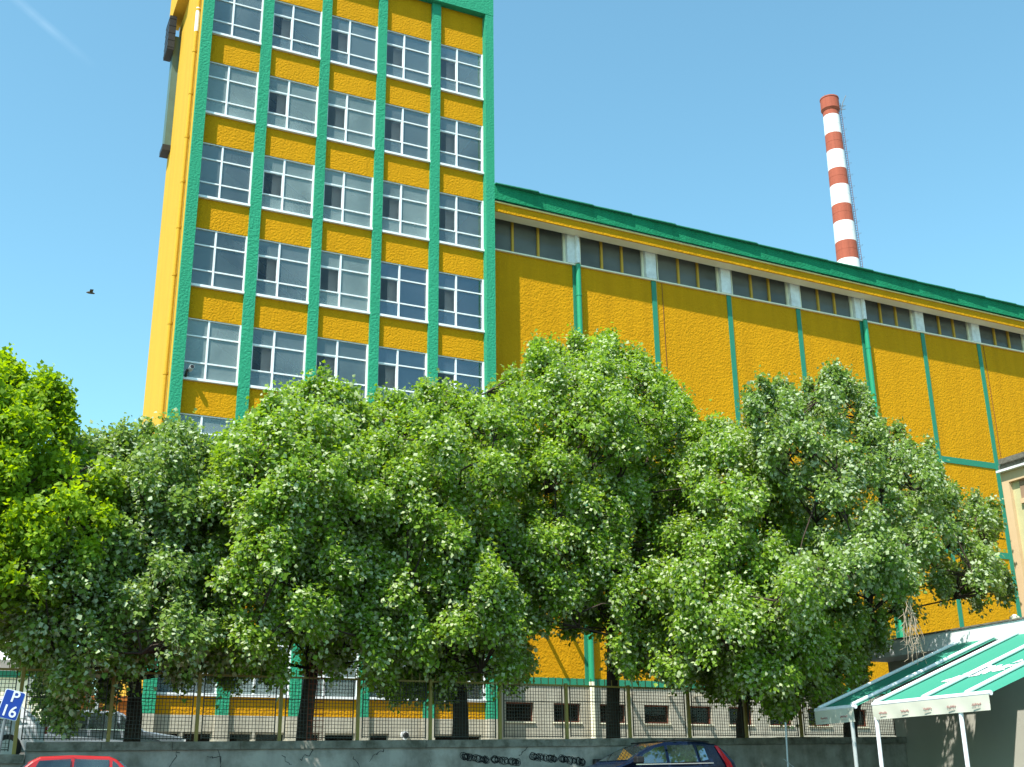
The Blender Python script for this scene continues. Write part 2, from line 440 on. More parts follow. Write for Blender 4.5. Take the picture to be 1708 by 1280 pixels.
# plinth
for k in range(4):
    build('plinth_pier', MB().box(BR[k] - 0.01, BL[k + 1] - 0.01, 39.85, 40.25, YARD, 4.12), M['plinth'], tower)
build('plinth_pier', MB().box(TX0, BL[0] - 0.02, 39.66, 40.25, YARD, 4.12), M['plinth'], tower)
build('plinth_pier', MB().box(BR[4] - 0.01, TX1 + 0.004, 39.66, 40.25, YARD, 4.12), M['plinth'], tower)
base_w = [[(6.33, 7.18), (7.25, 8.2)], [(8.74, 9.5), (9.6, 10.6)], [(11.1, 11.78), (11.95, 13.02)], [(13.53, 14.24)], [(15.93, 16.67), (17.03, 17.72)]]
for k in range(5):
    x0, x1 = BL[k] - 0.02, BR[k]
    build('plinth_wall', MB().box(x0, x1, 40.0, 40.25, 3.60, 4.12), M['plinth'], tower)
    edges = [x0] + [e for w in base_w[k] for e in w] + [x1]
    for a, b in zip(edges[::2], edges[1::2]):
        if b - a > 0.02: build('plinth_wall', MB().box(a, b, 40.0, 40.25, YARD, 3.60), M['plinth'], tower)
    for a, b in base_w[k]:
        fr = MB().box(a, a + 0.05, 40.08, 40.16, 2.6, 3.6).box(b - 0.05, b, 40.08, 40.16, 2.6, 3.6).box(a + 0.05, b - 0.05, 40.08, 40.16, 3.54, 3.6)
        f = build('basement_window', fr, M['plinth'], tower)
        build('pane', MB().box(a + 0.05, b - 0.05, 40.12, 40.13, 2.6, 3.54), M['glass_base'], f)
# spandrels
for k in range(5):
    x0, x1 = BL[k] - 0.02, BR[k]
    for r in range(8):
        ztop = SZ[r] - 0.05
        zbot = SZ[r + 1] + WH if r < 7 else 4.12
        if r == 0:
            build('spandrel', MB().box(x0, x1, 40.0, 40.25, SZ[0] + WH, TOPB), M['yellow'], tower)
        build('spandrel', MB().box(x0, x1, 40.0, 40.25, zbot, ztop), M['yellow'], tower)


def window_frame(x0, x1, z, sillh=0.06):
    w = x1 - x0; mb = MB()
    mb.box(x0 - 0.005, x1 + 0.0, 39.885, 40.2, z - sillh, z + 0.03)                 # sill
    mb.box(x0 + 0.001, x0 + 0.035, 40.03, 40.15, z + 0.03, z + WH - 0.04)
    mb.box(x1 - 0.05, x1 - 0.004, 39.95, 40.15, z + 0.03, z + WH - 0.04)
    mb.box(x0 + 0.001, x1 - 0.004, 40.03, 40.15, z + WH - 0.04, z + WH - 0.004)
    mx_ = x0 + w * 0.41
    mb.box(mx_ - 0.033, mx_ + 0.033, 40.03, 40.14, z + 0.03, z + WH - 0.04)
    for fz in (0.285, 0.715):
        for a, b in ((x0 + 0.035, mx_ - 0.033), (mx_ + 0.033, x1 - 0.05)):
            mb.box(a, b, 40.04, 40.13, z + WH * fz - 0.025, z + WH * fz + 0.025)
    return mb, mx_


first = {}
for k in range(5):
    x0, x1 = BL[k] - 0.015, BR[k]
    for r in range(8):
        z = SZ[r]; at = (x0, 40.0, z)
        if k not in first:
            mb, mx_ = window_frame(x0, x1, z)
            f = build('window', mb, M['white'], tower, at=at)
            panes = []
            for ci, (a, b) in enumerate(((x0 + 0.035, mx_ - 0.033), (mx_ + 0.033, x1 - 0.05))):
                for ri, (c, d) in enumerate(((0.03, WH * 0.285 - 0.025), (WH * 0.285 + 0.025, WH * 0.715 - 0.025), (WH * 0.715 + 0.025, WH - 0.04))):
                    open_ = (ci == 0 and ri == 1 and k > 0)
                    pb = MB().box(a, b, 40.08, 40.088, z + c, z + d)
                    panes.append(build('pane', pb, M['glass_clear'] if open_ else M['glass'], f))
                    if open_:
                        e = MB()
                        e.box(a + 0.002, a + 0.03, 40.05, 40.12, z + c + 0.002, z + d - 0.002).box(b - 0.03, b - 0.002, 40.05, 40.12, z + c + 0.002, z + d - 0.002)
                        e.box(a + 0.03, b - 0.03, 40.05, 40.12, z + d - 0.03, z + d - 0.002)
                        panes.append(build('sash', e, M['white'], f))
                        panes.append(build('blind', MB().box(a + (b - a) * 0.54, b + 0.03, 40.32, 40.335, z + c - 0.12, z + d + 0.05), M['blind'], f))
            first[k] = (f, panes)
        else:
            f0, ps = first[k]
            f = again(f0, tower, at)
            gm = 'glass_blue' if (k >= 3 and r in (0, 3, 4)) or (k == 2 and r == 0) or (k == 0 and r == 0) else ('glass_pale' if (k * 7 + r * 3) % 5 in (0, 2, 3) else 'glass')
            for p in ps:
                c_ = again(p, f, Vector(at))
                if p.data.materials[0] == M['glass']:
                    c_.material_slots[0].link = 'OBJECT'; c_.material_slots[0].material = M[gm]
# inside: floors, columns, stairs
for r in range(9):
    zf = SZ[r] - 0.95 if r < 8 else YARD + 0.05
    if r == 0:
        build('ceiling_slab', MB().box(TX0 + 0.26, TX1 - 0.26, 40.27, TB - 0.21, SZ[0] + WH + 0.12, SZ[0] + WH + 0.4), M['interior'], tower)
    if r < 8:
        build('floor_slab', MB().box(TX0 + 0.26, TX1 - 0.26, 40.27, TB - 0.21, zf - 0.13, zf), M['interior'], tower)
for k in range(1, 5):
    build('inner_column', MB().box((BL[k] + 0.40) * 1.02, (BL[k] + 0.76) * 1.02, 40.8, 41.1, YARD + 0.1, SZ[0] + WH + 0.1), M['interior_col'], tower)
build('stair_core', MB().box(10.9, 11.1, 42.6, TB - 0.25, YARD + 0.1, SZ[0] + WH + 0.1), M['interior'], tower)
for r in range(8):
    z0 = SZ[r] - 0.95
    mb = MB()
    a = Vector((7.6, 41.3, z0 + 3.2)); b = Vector((11.6, 41.3, z0 + 0.55))
    mb.beam(a, b, 0.9, 0.12)
    for h in (0.45, 0.95):
        mb.beam(a + Vector((0, -0.45, h)), b + Vector((0, -0.45, h)), 0.04, 0.04)
    for i in range(14):
        p = a.lerp(b, i / 13) + Vector((0, -0.45, 0)); mb.beam(p, p + Vector((0, 0, 0.95)), 0.022, 0.022)
    build('stair_flight', mb, M['rail'], tower)
    build('stair_landing', MB().box(6.2, 7.6, 41.1, 43.2, z0 + 1.2, z0 + 1.38), M['interior'], tower)
# pipe, duct and cap on the left face
mb = MB(); pts = [(TX0 - 0.09, 40.38, 4.3 + i * 1.9) for i in range(17)]
mb.tube(pts, 0.075, 10)
for p in pts[1:-1:1]: mb.tube([(p[0], p[1], p[2] - 0.05), (p[0], p[1], p[2] + 0.05)], 0.09, 10)
dp = build('downpipe', mb, M['yellow_smooth'], tower, smooth=False)
build('white_pipe_length', MB().tube([(TX0 - 0.09, 40.38, 29.9), (TX0 - 0.09, 40.38, 31.0)], 0.082, 10), M['white'], tower)
build('roof_cap', MB().box(TX0 - 0.42, TX0 + 0.018, 43.9, TB + 0.3, 34.0, 36.6), M['yellow_smooth'], tower)
build('duct', MB().box(TX0 - 0.25, TX0 + 0.018, 45.5, TB - 0.05, 27.6, 33.0), M['duct'], tower)
mb = MB().box(TX0 - 0.55, TX0 - 0.26, 45.2, TB + 0.0, 32.1, 33.8)
for i in range(5): mb.box(TX0 - 0.56, TX0 - 0.255, 45.19, TB + 0.01, 32.2 + i * 0.36, 32.25 + i * 0.36)
build('louvre_box', mb, M['black_trim'], tower)
build('duct_foot', MB().box(TX0 - 0.32, TX0 + 0.015, 45.45, TB, 27.35, 27.6), M['black_trim'], tower)
mb = MB().box(3.9, 5.86, 41.2, 41.32, YARD, 4.6).box(3.9, 4.0, 41.32, 44.4, YARD, 4.6).box(3.8, 5.86, 41.1, 44.5, 4.6, 4.75)
po = build('side_porch', mb, M['orange_door'], tower)
for i in range(5): build('porch_rib', MB().box(4.02 + i * 0.42, 4.08 + i * 0.42, 41.14, 41.195, YARD, 4.6), M['ochre_trim'], po)
# camera on the window ledge, round lamp at the base
cc = empty('surveillance_camera', (6.45, 39.8, SZ[4] + 0.03))
tag(cc, 'small dark surveillance camera on the sill of the leftmost tower window column', 'camera')
build('bracket', MB().tube([(6.40, 39.90, SZ[4] + 0.03), (6.40, 39.78, SZ[4] + 0.16), (6.42, 39.74, SZ[4] + 0.26)], 0.045, 8), M['black_trim'], cc)
build('housing', MB().tube([(6.52, 39.9, SZ[4] + 0.27), (6.55, 39.62, SZ[4] + 0.33)], [0.07, 0.09], 12), M['grey_tube'], cc)
build('lens', MB().tube([(6.551, 39.618, SZ[4] + 0.33), (6.553, 39.60, SZ[4] + 0.334)], 0.07, 12), M['black_trim'], cc)
lw = aty(675, 1227, 39.98)
ll = empty('wall_lamp', (lw.x, 39.98, lw.z)); tag(ll, 'round white bulkhead lamp low on the grey tower plinth', 'lamp')
build('back_plate', MB().tube([(lw.x, 40.0, lw.z), (lw.x, 39.93, lw.z)], 0.15, 20), M['white'], ll)
build('lens', MB().tube([(lw.x + 0.03, 39.93, lw.z), (lw.x + 0.03, 39.84, lw.z)], [0.11, 0.08], 16), M['black_trim'], ll)

# ------------------------------------------------------------------ long wing
WY = 40.6
CX = [22.47, 26.42, 30.45, 34.40, 38.25, 42.10, 45.87, 49.75, 53.65, 57.55, 61.45]
wing = empty('long_wing', (TX1, WY, YARD))
tag(wing, 'long yellow windowless factory wing with green bands and a high strip of windows', 'factory')
BT, BB = 5.58, 5.40
xe = [TX1] + CX
SILL = 23.08
WT = 24.78
for i in range(len(xe) - 1):
    a = xe[i] + (0.13 if i else 0.0); b = xe[i + 1] - 0.13
    zs = [(BT + 0.13, 11.95), (12.25, 16.43), (16.73, SILL - 0.02)]
    for z0, z1 in zs: build('wall_panel', MB().box(a, b, WY, WY + 0.3, z0, z1), M['yellow'], wing)
    for z0, z1 in ((11.95, 12.25), (16.43, 16.73)):
        build('band', MB().box(a, b, WY - 0.035, WY + 0.3, z0, z1), M['green_flat'], wing)
    build('sill', MB().box(a - 0.13, b + 0.13, WY - 0.10, WY + 0.3, SILL - 0.02, SILL + 0.04), M['cream'], wing)
    # window strip
    wa, wb = a + (0.18 if i else 0.02), b - 0.22
    f = MB().box(wa, wb, WY + 0.12, WY + 0.2, WT - 0.05, WT).box(wa, wb, WY + 0.12, WY + 0.2, SILL + 0.04, SILL + 0.09)
    f.box(wa, wa + 0.05, WY + 0.12, WY + 0.2, SILL + 0.09, WT - 0.05).box(wb - 0.16, wb, WY + 0.08, WY + 0.2, SILL + 0.09, WT - 0.05)
    fo = build('clerestory_window', f, M['cream'], wing)
    pw = (wb - 0.16 - wa - 0.05) / 3
    for j in range(3):
        p0 = wa + 0.05 + pw * j
        build('pane', MB().box(p0 + 0.02, p0 + pw - 0.02, WY + 0.15, WY + 0.16, SILL + 0.09, WT - 0.05), M['glass_dirty'], fo)
        if j: build('mullion', MB().box(p0 - 0.05, p0 + 0.05, WY + 0.06, WY + 0.2, SILL + 0.05, WT - 0.02), M['ochre_trim'], fo)
    # column between the windows
    c = xe[i + 1]
    build('window_pier', MB().box(c - 0.42, c + 0.12, WY - 0.12, WY + 0.2, SILL + 0.04, WT + 0.0), M['white_col'], wing, bevel=0.03)
    pipe = i in (0, 4)
    if pipe:
        build('strip', MB().box(c - 0.15, c + 0.02, WY - 0.04, WY + 0.3, BB, SILL - 0.02), M['green_flat'], wing)
        q = MB(); q.tube([(c + 0.05, WY - 0.17, BB + 0.2), (c + 0.05, WY - 0.17, SILL - 0.02)], 0.115, 14)
        for h in range(7): q.tube([(c + 0.05, WY - 0.17, 7.2 + h * 2.4), (c + 0.05, WY - 0.17, 7.28 + h * 2.4)], 0.13, 14)
        build('downpipe', q, M['green_pipe'], wing, smooth=False)
        q = MB().tube([(c + 0.05, WY - 0.17, BB + 0.2), (c + 0.05, WY - 0.17, YARD + 0.1)], 0.11, 14)
        build('downpipe', q, M['cream'], wing)
        build('pipe_head', MB().tube([(c + 0.05, WY - 0.17, SILL + 0.045), (c + 0.05, WY - 0.17, SILL + 0.9), (c + 0.02, WY - 0.14, WT)], [0.11, 0.11, 0.08], 12), M['white_col'], wing)
        build('backing', MB().box(c + 0.02, c + 0.13, WY, WY + 0.3, BB, SILL - 0.02), M['yellow'], wing)
    else:
        build('strip', MB().box(c - 0.13, c + 0.10, WY - 0.045, WY + 0.3, BB, SILL - 0.02), M['green_flat'], wing)
        build('strip_edge', MB().box(c + 0.10, c + 0.13, WY - 0.03, WY + 0.3, BB, SILL - 0.02), M['ochre_trim'], wing)
# base of the wing
build('base_band', MB().box(TX1, 62, WY - 0.05, WY + 0.3, BB + 0.005, BT + 0.13), M['green_flat'], wing)
wn_ = [18.95 + 1.98 * i for i in range(9)]
build('base_wall', MB().box(TX1, 62, WY - 0.02, WY + 0.3, 4.80, BB + 0.005), M['plinth'], wing)
build('base_wall', MB().box(TX1, 62, WY - 0.02, WY + 0.3, YARD, 4.10), M['plinth'], wing)
ed = [TX1] + [e for w in wn_ for e in (w, w + 1.16)] + [62]
for a, b in zip(ed[::2], ed[1::2]): build('base_pier', MB().box(a, b, WY - 0.02, WY + 0.3, 4.10, 4.80), M['plinth'], wing)
for w in wn_:
    f = MB().box(w, w + 0.05, WY + 0.14, WY + 0.22, 4.1, 4.8).box(w + 1.11, w + 1.16, WY + 0.14, WY + 0.22, 4.1, 4.8)
    f.box(w + 0.05, w + 1.11, WY + 0.14, WY + 0.22, 4.1, 4.16).box(w + 0.05, w + 1.11, WY + 0.14, WY + 0.22, 4.75, 4.8)
    fo = build('basement_window', f, M['rust'], wing)
    build('pane', MB().box(w + 0.05, w + 1.11, WY + 0.17, WY + 0.18, 4.16, 4.75), M['glass_base'], fo)
    build('window_sill', MB().box(w - 0.03, w + 1.19, WY - 0.08, WY + 0.14, 4.06, 4.10), M['cream'], fo)
build('inner_back_wall', MB().box(TX1, 62, WY + 8, WY + 8.2, YARD, 24.9), M['dark'], wing)
build('inner_floor', MB().box(TX1, 62, WY + 0.35, WY + 8, SILL - 1.4, SILL - 1.2), M['dark'], wing)
build('east_wall', MB().box(62, 62.3, WY, WY + 8.2, YARD, 24.9), M['yellow'], wing)
# eaves
build('soffit', MB().box(TX1, 62.3, 39.86, WY + 0.3, WT, WT + 0.10), M['cream'], wing)
build('eaves_fascia', MB().box(TX1, 62.3, 39.79, 39.855, WT - 0.34, WT + 0.03), M['yellow'], wing)
build('eaves_beam', MB().box(TX1, 62.3, 39.858, 40.46, WT - 0.31, WT - 0.003), M['cream'], wing)
build('flashing', MB().box(TX1, 62.3, 39.73, 39.86, WT + 0.032, WT + 0.085), M['pale_yellow'], wing)
gt = MB()
x = TX1
while x < 62:
    w = min(1.9, 62.2 - x)
    gt.box(x + 0.01, x + w - 0.01, 39.77 + 0.02 * math.sin(x * 3.1), 39.90, WT + 0.087, WT + 0.135 + 0.012 * math.sin(x * 1.7)); x += 1.9
build('gutter', gt, M['zinc'], wing)
build('roof_fascia', MB().box(TX1, 62.3, 39.66, WY + 0.3, WT + 0.15, WT + 0.80), M['green_fascia'], wing)
# roof edge sheet: the irregular lip throws the scalloped shadow on the fascia
xsr = np.arange(TX1, 62.3, 0.12)
lip = []
ph = 0.0; amp = 0.1; L = 2.1
for x in xsr:
    ph += 0.12 / L
    if ph >= 1: ph = 0; L = random.uniform(1.5, 2.7); amp = random.uniform(0.03, 0.07)
    lip.append(0.105 + amp * ph + 0.008 * random.random())
mb = MB()
for i in range(len(xsr)):
    yy = 39.655 - lip[i]
    mb.v += [(xsr[i], yy, WT + 0.803), (xsr[i], yy, WT + 0.845), (xsr[i], 40.2, WT + 0.88), (xsr[i], WY + 8, WT + 1.1), (xsr[i], WY + 8, WT + 1.05), (xsr[i], 40.2, WT + 0.803)]
for i in range(len(xsr) - 1):
    for k in range(6): mb.f.append((i * 6 + k, i * 6 + (k + 1) % 6, (i + 1) * 6 + (k + 1) % 6, (i + 1) * 6 + k))
mb.f.append(tuple(range(5, -1, -1))); mb.f.append(tuple((len(xsr) - 1) * 6 + k for k in range(6)))
build('roof_sheet', mb, M['green_flat'], wing)
# the eaves line falls slightly towards the far end
for o in wing.children:
    for q in [o] + list(o.children):
        if q.type != 'MESH' or q.name.startswith(('downpipe', 'inner', 'east')): continue
        w_ = wloc(q)
        for v in q.data.vertices:
            if v.co.z + w_.z > WT - 0.45: v.co.z -= 0.0145 * (v.co.x + w_.x - 20)
# thin cable hanging beside the second strip
build('cable', MB().tube([(CX[1] + 0.42, WY - 0.02, SILL - 0.05), (CX[1] + 0.46, WY - 0.02, 15), (CX[1] + 0.44, WY - 0.02, 8)], 0.012, 4), M['rust'], wing)
build('cable', MB().tube([(CX[6] + 0.32, WY - 0.02, SILL - 0.05), (CX[6] + 0.37, WY - 0.02, 19), (CX[6] + 0.33, WY - 0.02, 14)], 0.012, 4), M['rust'], wing)
# pipe struts low on the wall (their slanting shadows fall on the yellow render)
for (x, z) in ((20.6, 7.3), (21.4, 7.9), (24.1, 5.15), (26.0, 5.15), (27.2, 5.15)):
    build('wall_bracket', MB().box(x, x + 0.12, WY - 0.62, WY, z, z + 0.08), M['ochre_trim'] if z > 6 else M['plinth'], wing)

# ------------------------------------------------------------------ chimney
ch = empty('chimney', (112, 120.2, YARD)); tag(ch, 'tall red and white banded chimney stack behind the wing roof', 'chimney')
bounds = [(102.3, 99.17)]
lv = [99.17, 95.97, 93.01, 89.89, 87.11, 83.9, 81.04, 77.86, 74.96, 71.8, 68.6, 65.5, 62.3, 59, 56, 50, 40, 20, YARD]


def crad(z): return 1.19 + (99.9 - z) * (0.43 / 26.6)


def ring(mb, z0, z1, r0, r1, n=40): mb.tube([(112, 120.2, z0), (112, 120.2, z1)], [r0, r1], n)


for i in range(len(lv) - 1):
    mb = MB(); zm = (lv[i] + lv[i + 1]) / 2
    ring(mb, lv[i + 1], zm - 0.03, crad(lv[i + 1]), crad(zm)); ring(mb, zm - 0.03, zm + 0.03, crad(zm) - 0.015, crad(zm) - 0.015); ring(mb, zm + 0.03, lv[i], crad(zm), crad(lv[i]))
    o = build('red_band' if i % 2 else 'white_band', mb, M['brick'] if i % 2 else M['chim_white'], ch)
mb = MB(); ring(mb, 99.18, 100.0, crad(99.2), 1.19); build('red_band', mb, M['brick'], ch)
mb = MB(); mb.tube([(112, 120.2, 100.0), (112, 120.2, 100.35), (112, 120.2, 102.15)], [1.22, 1.42, 1.38], 40, caps=False)
mb.tube([(112, 120.2, 102.15), (112, 120.2, 102.35)], [1.44, 1.42], 40); build('cap', mb, M['brick'], ch)
mb = MB()
def cside(z, o): return Vector((112 + 0.90 * (crad(z) + o), 120.2 - 0.43 * (crad(z) + o), z))


tl_ = Vector((0.43, 0.90, 0)) * 0.2
for sg_ in (-1, 1): mb.tube([cside(50, 0.32) + tl_ * sg_ - Vector((0.1 * sg_, 0, 0)), cside(101.5, 0.32) + tl_ * sg_ - Vector((0.1 * sg_, 0, 0))], 0.035, 5)
for i in range(118):
    z = 55 + i * 0.39
    mb.tube([cside(z, 0.18), cside(z, 0.46)], 0.03, 4, caps=False)
build('ladder', mb, M['rust'], ch)
mb = MB()
for i in range(24):
    c_ = cside(56 + i * 1.95, 0.62)
    hp = [c_ + Vector((0.90, -0.43, 0)) * (0.3 * math.cos(a)) + Vector((0.43, 0.90, 0)) * (0.3 * math.sin(a)) + Vector((0, 0, 0.15 * math.cos(a))) for a in np.linspace(0, 2 * math.pi, 11)]
    mb.tube(hp, 0.016, 4, caps=False)
build('ladder_cage', mb, M['steel'], ch)
mb = MB().tube([(113.3, 119.4, 99.8), (113.7, 119.2, 101.6), (114.3, 119.0, 102.9)], 0.06, 6).tube([(113.2, 119.4, 101.0), (114.1, 119.1, 101.1)], 0.05, 6)
mb.tube([(113.2, 119.4, 100.3), (114.0, 119.1, 100.5)], 0.05, 6)
build('lamp_bracket', mb, M['steel'], ch)
build('lightning_rod', MB().tube([(111.2, 120.2, 102.3), (111.2, 120.2, 103.1)], 0.03, 5), M['steel'], ch)

ch.location.z -= 0.55

# ------------------------------------------------------------------ retaining wall + fence
WTOP = 2.76
rw = empty('retaining_wall', (0, 26.0, 1.1)); tag(rw, 'low grey cracked concrete retaining wall below the wire fence', 'wall')


def wtop(x): return 2.68 + 0.013 * (x - 3) if x > 1.75 else 2.44


XW = [1.72] + [1.72 + i * 1.4 for i in range(1, 17)] + [24.28]
build('wall_face', MB().prism([(1.72, 26.0, 0.9), (24.28, 26.0, 0.9), (24.28, 26.0, wtop(24.28) - 0.17), (1.72, 26.0, wtop(1.8) - 0.17)], (0, 0.22, 0)), M['wall_grey'], rw)
build('wall_face', MB().box(-30, 1.72, 26.0, 26.22, 0.9, 2.27), M['wall_grey'], rw)
build('coping', MB().box(-30, 1.70, 25.94, 26.28, 2.27, 2.44), M['coping'], rw)
for a, b in zip(XW[:-1], XW[1:]):
    j = random.uniform(-0.008, 0.008)
    build('coping', MB().prism([(a + 0.004, 25.94 + j, wtop(a + .1) - 0.168), (b - 0.004, 25.94 + j, wtop(b) - 0.168), (b - 0.004, 25.94 + j, wtop(b) + j), (a + 0.004, 25.94 + j, wtop(a + .1) + j)], (0, 0.34, 0)), M['coping'], rw)
# cracks as shallow dark grooves
ck = MB()
for (px, py) in ((362, 1248), (345, 1262), (470, 1260), (590, 1262), (300, 1256), (520, 1250), (640, 1250), (1180, 1262), (880, 1246)):
    p = aty(px, py, 25.996); pts = [p]
    for i in range(9): p = p + Vector((random.uniform(-0.05, 0.05) + (0.03 if px % 20 else -0.02), 0, random.uniform(-0.09, 0.03))); pts.append(p)
    for a, b in zip(pts[:-1], pts[1:]): ck.beam(a, b, 0.004, random.uniform(0.006, 0.016), up=(1, 0, 0.3))
build('crack', ck, M['dark'], rw)['kind'] = 'stuff'
# scribbled-over black graffiti


def scribble(x0, y0, x1, y1, n, seed):
    r = random.Random(seed); mb = MB(); pts = []
    m = n * 5
    for i in range(m):
        t = i / (m - 1); a = i * 0.62
        w = 6 + 3 * math.sin(i * 0.11 + seed); hgt = 6.5 + 2.0 * math.sin(i * 0.23)
        px = x0 + (x1 - x0) * (0.5 - 0.5 * math.cos(math.pi * 3 * t)) + math.cos(a) * w * 0.7 + r.uniform(-0.8, 0.8)
        py = y0 + (y1 - y0) * ((px - x0) / (x1 - x0)) + math.sin(a) * hgt * 0.8 + r.uniform(-0.6, 0.6)
        pts.append(aty(px, py, 25.994))
    for a, b in zip(pts[:-1], pts[1:]): mb.beam(a, b, 0.004, 0.011, up=(0, 0, 1) if abs((b - a).x) > abs((b - a).z) else (1, 0, 0))
    return mb


for i, (a, b, c, d, n) in enumerate(((774, 1262, 812, 1268, 60), (824, 1267, 864, 1272, 56), (889, 1262, 925, 1266, 50), (937, 1266, 972, 1271, 56))):
    o = build('graffiti', scribble(a, b, c, d, n, 5 + i), M['graffiti'], rw)
q = MB()
for (a, b, c, d) in ((716, 1269, 720, 1279), (724, 1274, 735, 1275)): q.beam(aty(a, b, 25.994), aty(c, d, 25.994), 0.004, 0.02, up=(0, 1, 0))
build('scratch', q, M['chalk'], rw)

fence = empty('wire_fence', (0, 26.1, WTOP)); tag(fence, 'dark wire mesh fence with olive posts on top of the grey retaining wall', 'fence')
FT = 4.10
px0 = 3.27
posts = [px0 - 1.755 * 2 + i * 1.755 + random.uniform(-0.02, 0.02) for i in range(14)]
posts = [p for p in posts if p < 24]
for p in posts:
    build('post', MB().box(p - 0.036, p + 0.036, 26.05, 26.13, wtop(p), FT + 0.02), M['post'], fence, bevel=0.008)
posts.append(24.15)
for a, b in zip([posts[0] - 1.755] + posts[:-1], posts):
    zb = wtop(max(a, 1.8)) + 0.05 if a > 1.3 else 2.5
    x0, x1 = a + 0.10, b - 0.10
    fr = MB().box(x0, x0 + 0.022, 26.08, 26.11, zb, FT - 0.05).box(x1 - 0.022, x1, 26.08, 26.11, zb, FT - 0.05)
    fr.box(x0 + 0.022, x1 - 0.022, 26.08, 26.11, zb + 0.02, zb + 0.04).box(x0 + 0.022, x1 - 0.022, 26.08, 26.11, zb + 0.82, zb + 0.84)
    build('panel_frame', fr, M['wire'], fence)
    build('top_rail', MB().box(a + 0.045, b - 0.045, 26.07, 26.11, FT - 0.05, FT - 0.01), M['post'], fence)
    ms = MB(); n = 22
    for i in range(1, n):
        x = x0 + (x1 - x0) * i / n + random.uniform(-0.004, 0.004); ms.box(x - 0.005, x + 0.005, 26.090, 26.10, zb, FT - 0.05)
    nz = int((FT - 0.05 - zb) / 0.076)
    for i in range(1, nz):
        z = zb + 0.076 * i; ms.box(x0 + 0.022, x1 - 0.022, 26.0825, 26.0895, z - 0.005, z + 0.005)
    build('wire_mesh', ms, M['wire'], fence)['kind'] = 'stuff'
    for i in range(9):
        x = a + 0.12 + (b - a - 0.2) * i / 8
        if 'spike0' not in first: first['spike0'] = build('spike', MB().box(x - 0.008, x + 0.008, 26.08, 26.098, FT - 0.01, FT + 0.15), M['post'], fence, at=(x, 26.09, FT))
        else:
            c_ = again(first['spike0'], fence, (x, 26.09, FT)); c_.scale = (1, 1, random.uniform(0.85, 1.1))
rf = MB()
for i in range(13): rf.box(7.36, 7.72, 25.985, 25.995, 2.76 + i * 0.13, 2.775 + i * 0.13)
for i in range(5): rf.box(7.36 + i * 0.088, 7.372 + i * 0.088, 25.975, 25.984, 2.74, 4.45)
rg = build('red_grating', rf, M['rust']); rg.location = (0, 0, 0)
tag(rg, 'narrow rusty red metal grating standing in front of the second tree trunk', 'grating')

# ------------------------------------------------------------------ annex, house, awnings
AX = 24.3
an = empty('annex', (AX, 20, 1.1)); tag(an, 'low grey annex wall with a white roof edge behind the green awnings', 'annex')
build('wall', MB().box(AX, 36, 8, 26.35, 0.9, 5.0), M['annex'], an)
build('roof_edge', MB().box(23.4, 37, 7, 26.4, 5.0, 5.43), M['parapet'], an, bevel=0.02)
build('flashing', MB().box(23.37, 37, 6.97, 26.43, 5.43, 5.47), M['roof_grey'], an)
build('wall_globe', MB().tube([(24.9, 22.2, 5.47), (24.9, 22.2, 5.6), (24.9, 22.2, 5.75), (24.9, 22.2, 5.82)], [0.05, 0.13, 0.13, 0.04], 14), M['cream'], an)

HX = 26.0
hs_ = empty('house', (HX, 22.9, 5.47)); tag(hs_, 'tan and olive house corner with a white framed window at the right edge', 'house')
HT = atx(1668, 783, HX).z
HB = 5.47
hy = 22.93
build('corner_pier', MB().box(HX, HX + 0.5, hy - 0.24, hy, HB, HT - 0.12), M['house_tan'], hs_)
build('head_band', MB().box(HX, HX + 0.5, 8, hy - 0.24, HT - 0.42, HT - 0.12), M['house_tan'], hs_)
build('wall', MB().box(HX + 0.12, HX + 10, 8, hy - 0.24, HB, HT - 0.42), M['house_olive'], hs_)
build('inner_wall', MB().box(HX + 0.5, HX + 10, 8, hy - 0.01, HT - 0.42, HT - 0.13), M['house_olive'], hs_)
build('brown_panel', MB().box(HX + 0.10, HX + 0.13, 19.5, hy - 0.5, HT - 0.95, HT - 0.42), M['house_brown'], hs_)
build('lintel', MB().box(HX + 0.03, HX + 0.13, 19.5, hy - 0.5, HT - 1.08, HT - 0.95), M['house_tan'], hs_)
build('cornice', MB().box(HX - 0.14, HX + 10, 8, hy + 0.02, HT - 0.12, HT - 0.06), M['white_col'], hs_)
build('cornice_course', MB().box(HX - 0.03, HX + 10, 8, hy + 0.01, HT - 0.06, HT + 0.10), M['roof_grey'], hs_)  # grey course set back between white cornice and roof edge
build('roof_edge', MB().box(HX - 0.12, HX + 10, 8, hy - 0.1, HT + 0.10, HT + 0.24), M['roof_grey'], hs_)
w0, w1, wz1, wz0 = 20.9, 22.33, HT - 1.10, HT - 2.35
fr = MB().box(HX + 0.05, HX + 0.115, w1 - 0.09, w1, wz0, wz1).box(HX + 0.05, HX + 0.115, w0, w0 + 0.09, wz0, wz1)
fr.box(HX + 0.05, HX + 0.115, w0 + 0.09, w1 - 0.09, wz1 - 0.08, wz1).box(HX + 0.05, HX + 0.115, w0 + 0.09, w1 - 0.09, wz0, wz0 + 0.08).box(HX + 0.06, HX + 0.115, w0 + 0.09, w1 - 0.09, wz1 - 0.48, wz1 - 0.41)
f = build('window', fr, M['white'], hs_)
build('pane', MB().box(HX + 0.08, HX + 0.09, w0 + 0.09, w1 - 0.09, wz0 + 0.08, wz1 - 0.08), M['glass'], f)
build('window_back', MB().box(HX + 0.105, HX + 0.118, w0 + 0.09, w1 - 0.09, wz0 + 0.08, wz1 - 0.08), M['dark'], f)
build('window_ledge', MB().box(HX - 0.02, HX + 0.12, 19.5, hy - 0.5, wz0 - 0.12, wz0 - 0.02), M['house_tan'], hs_)
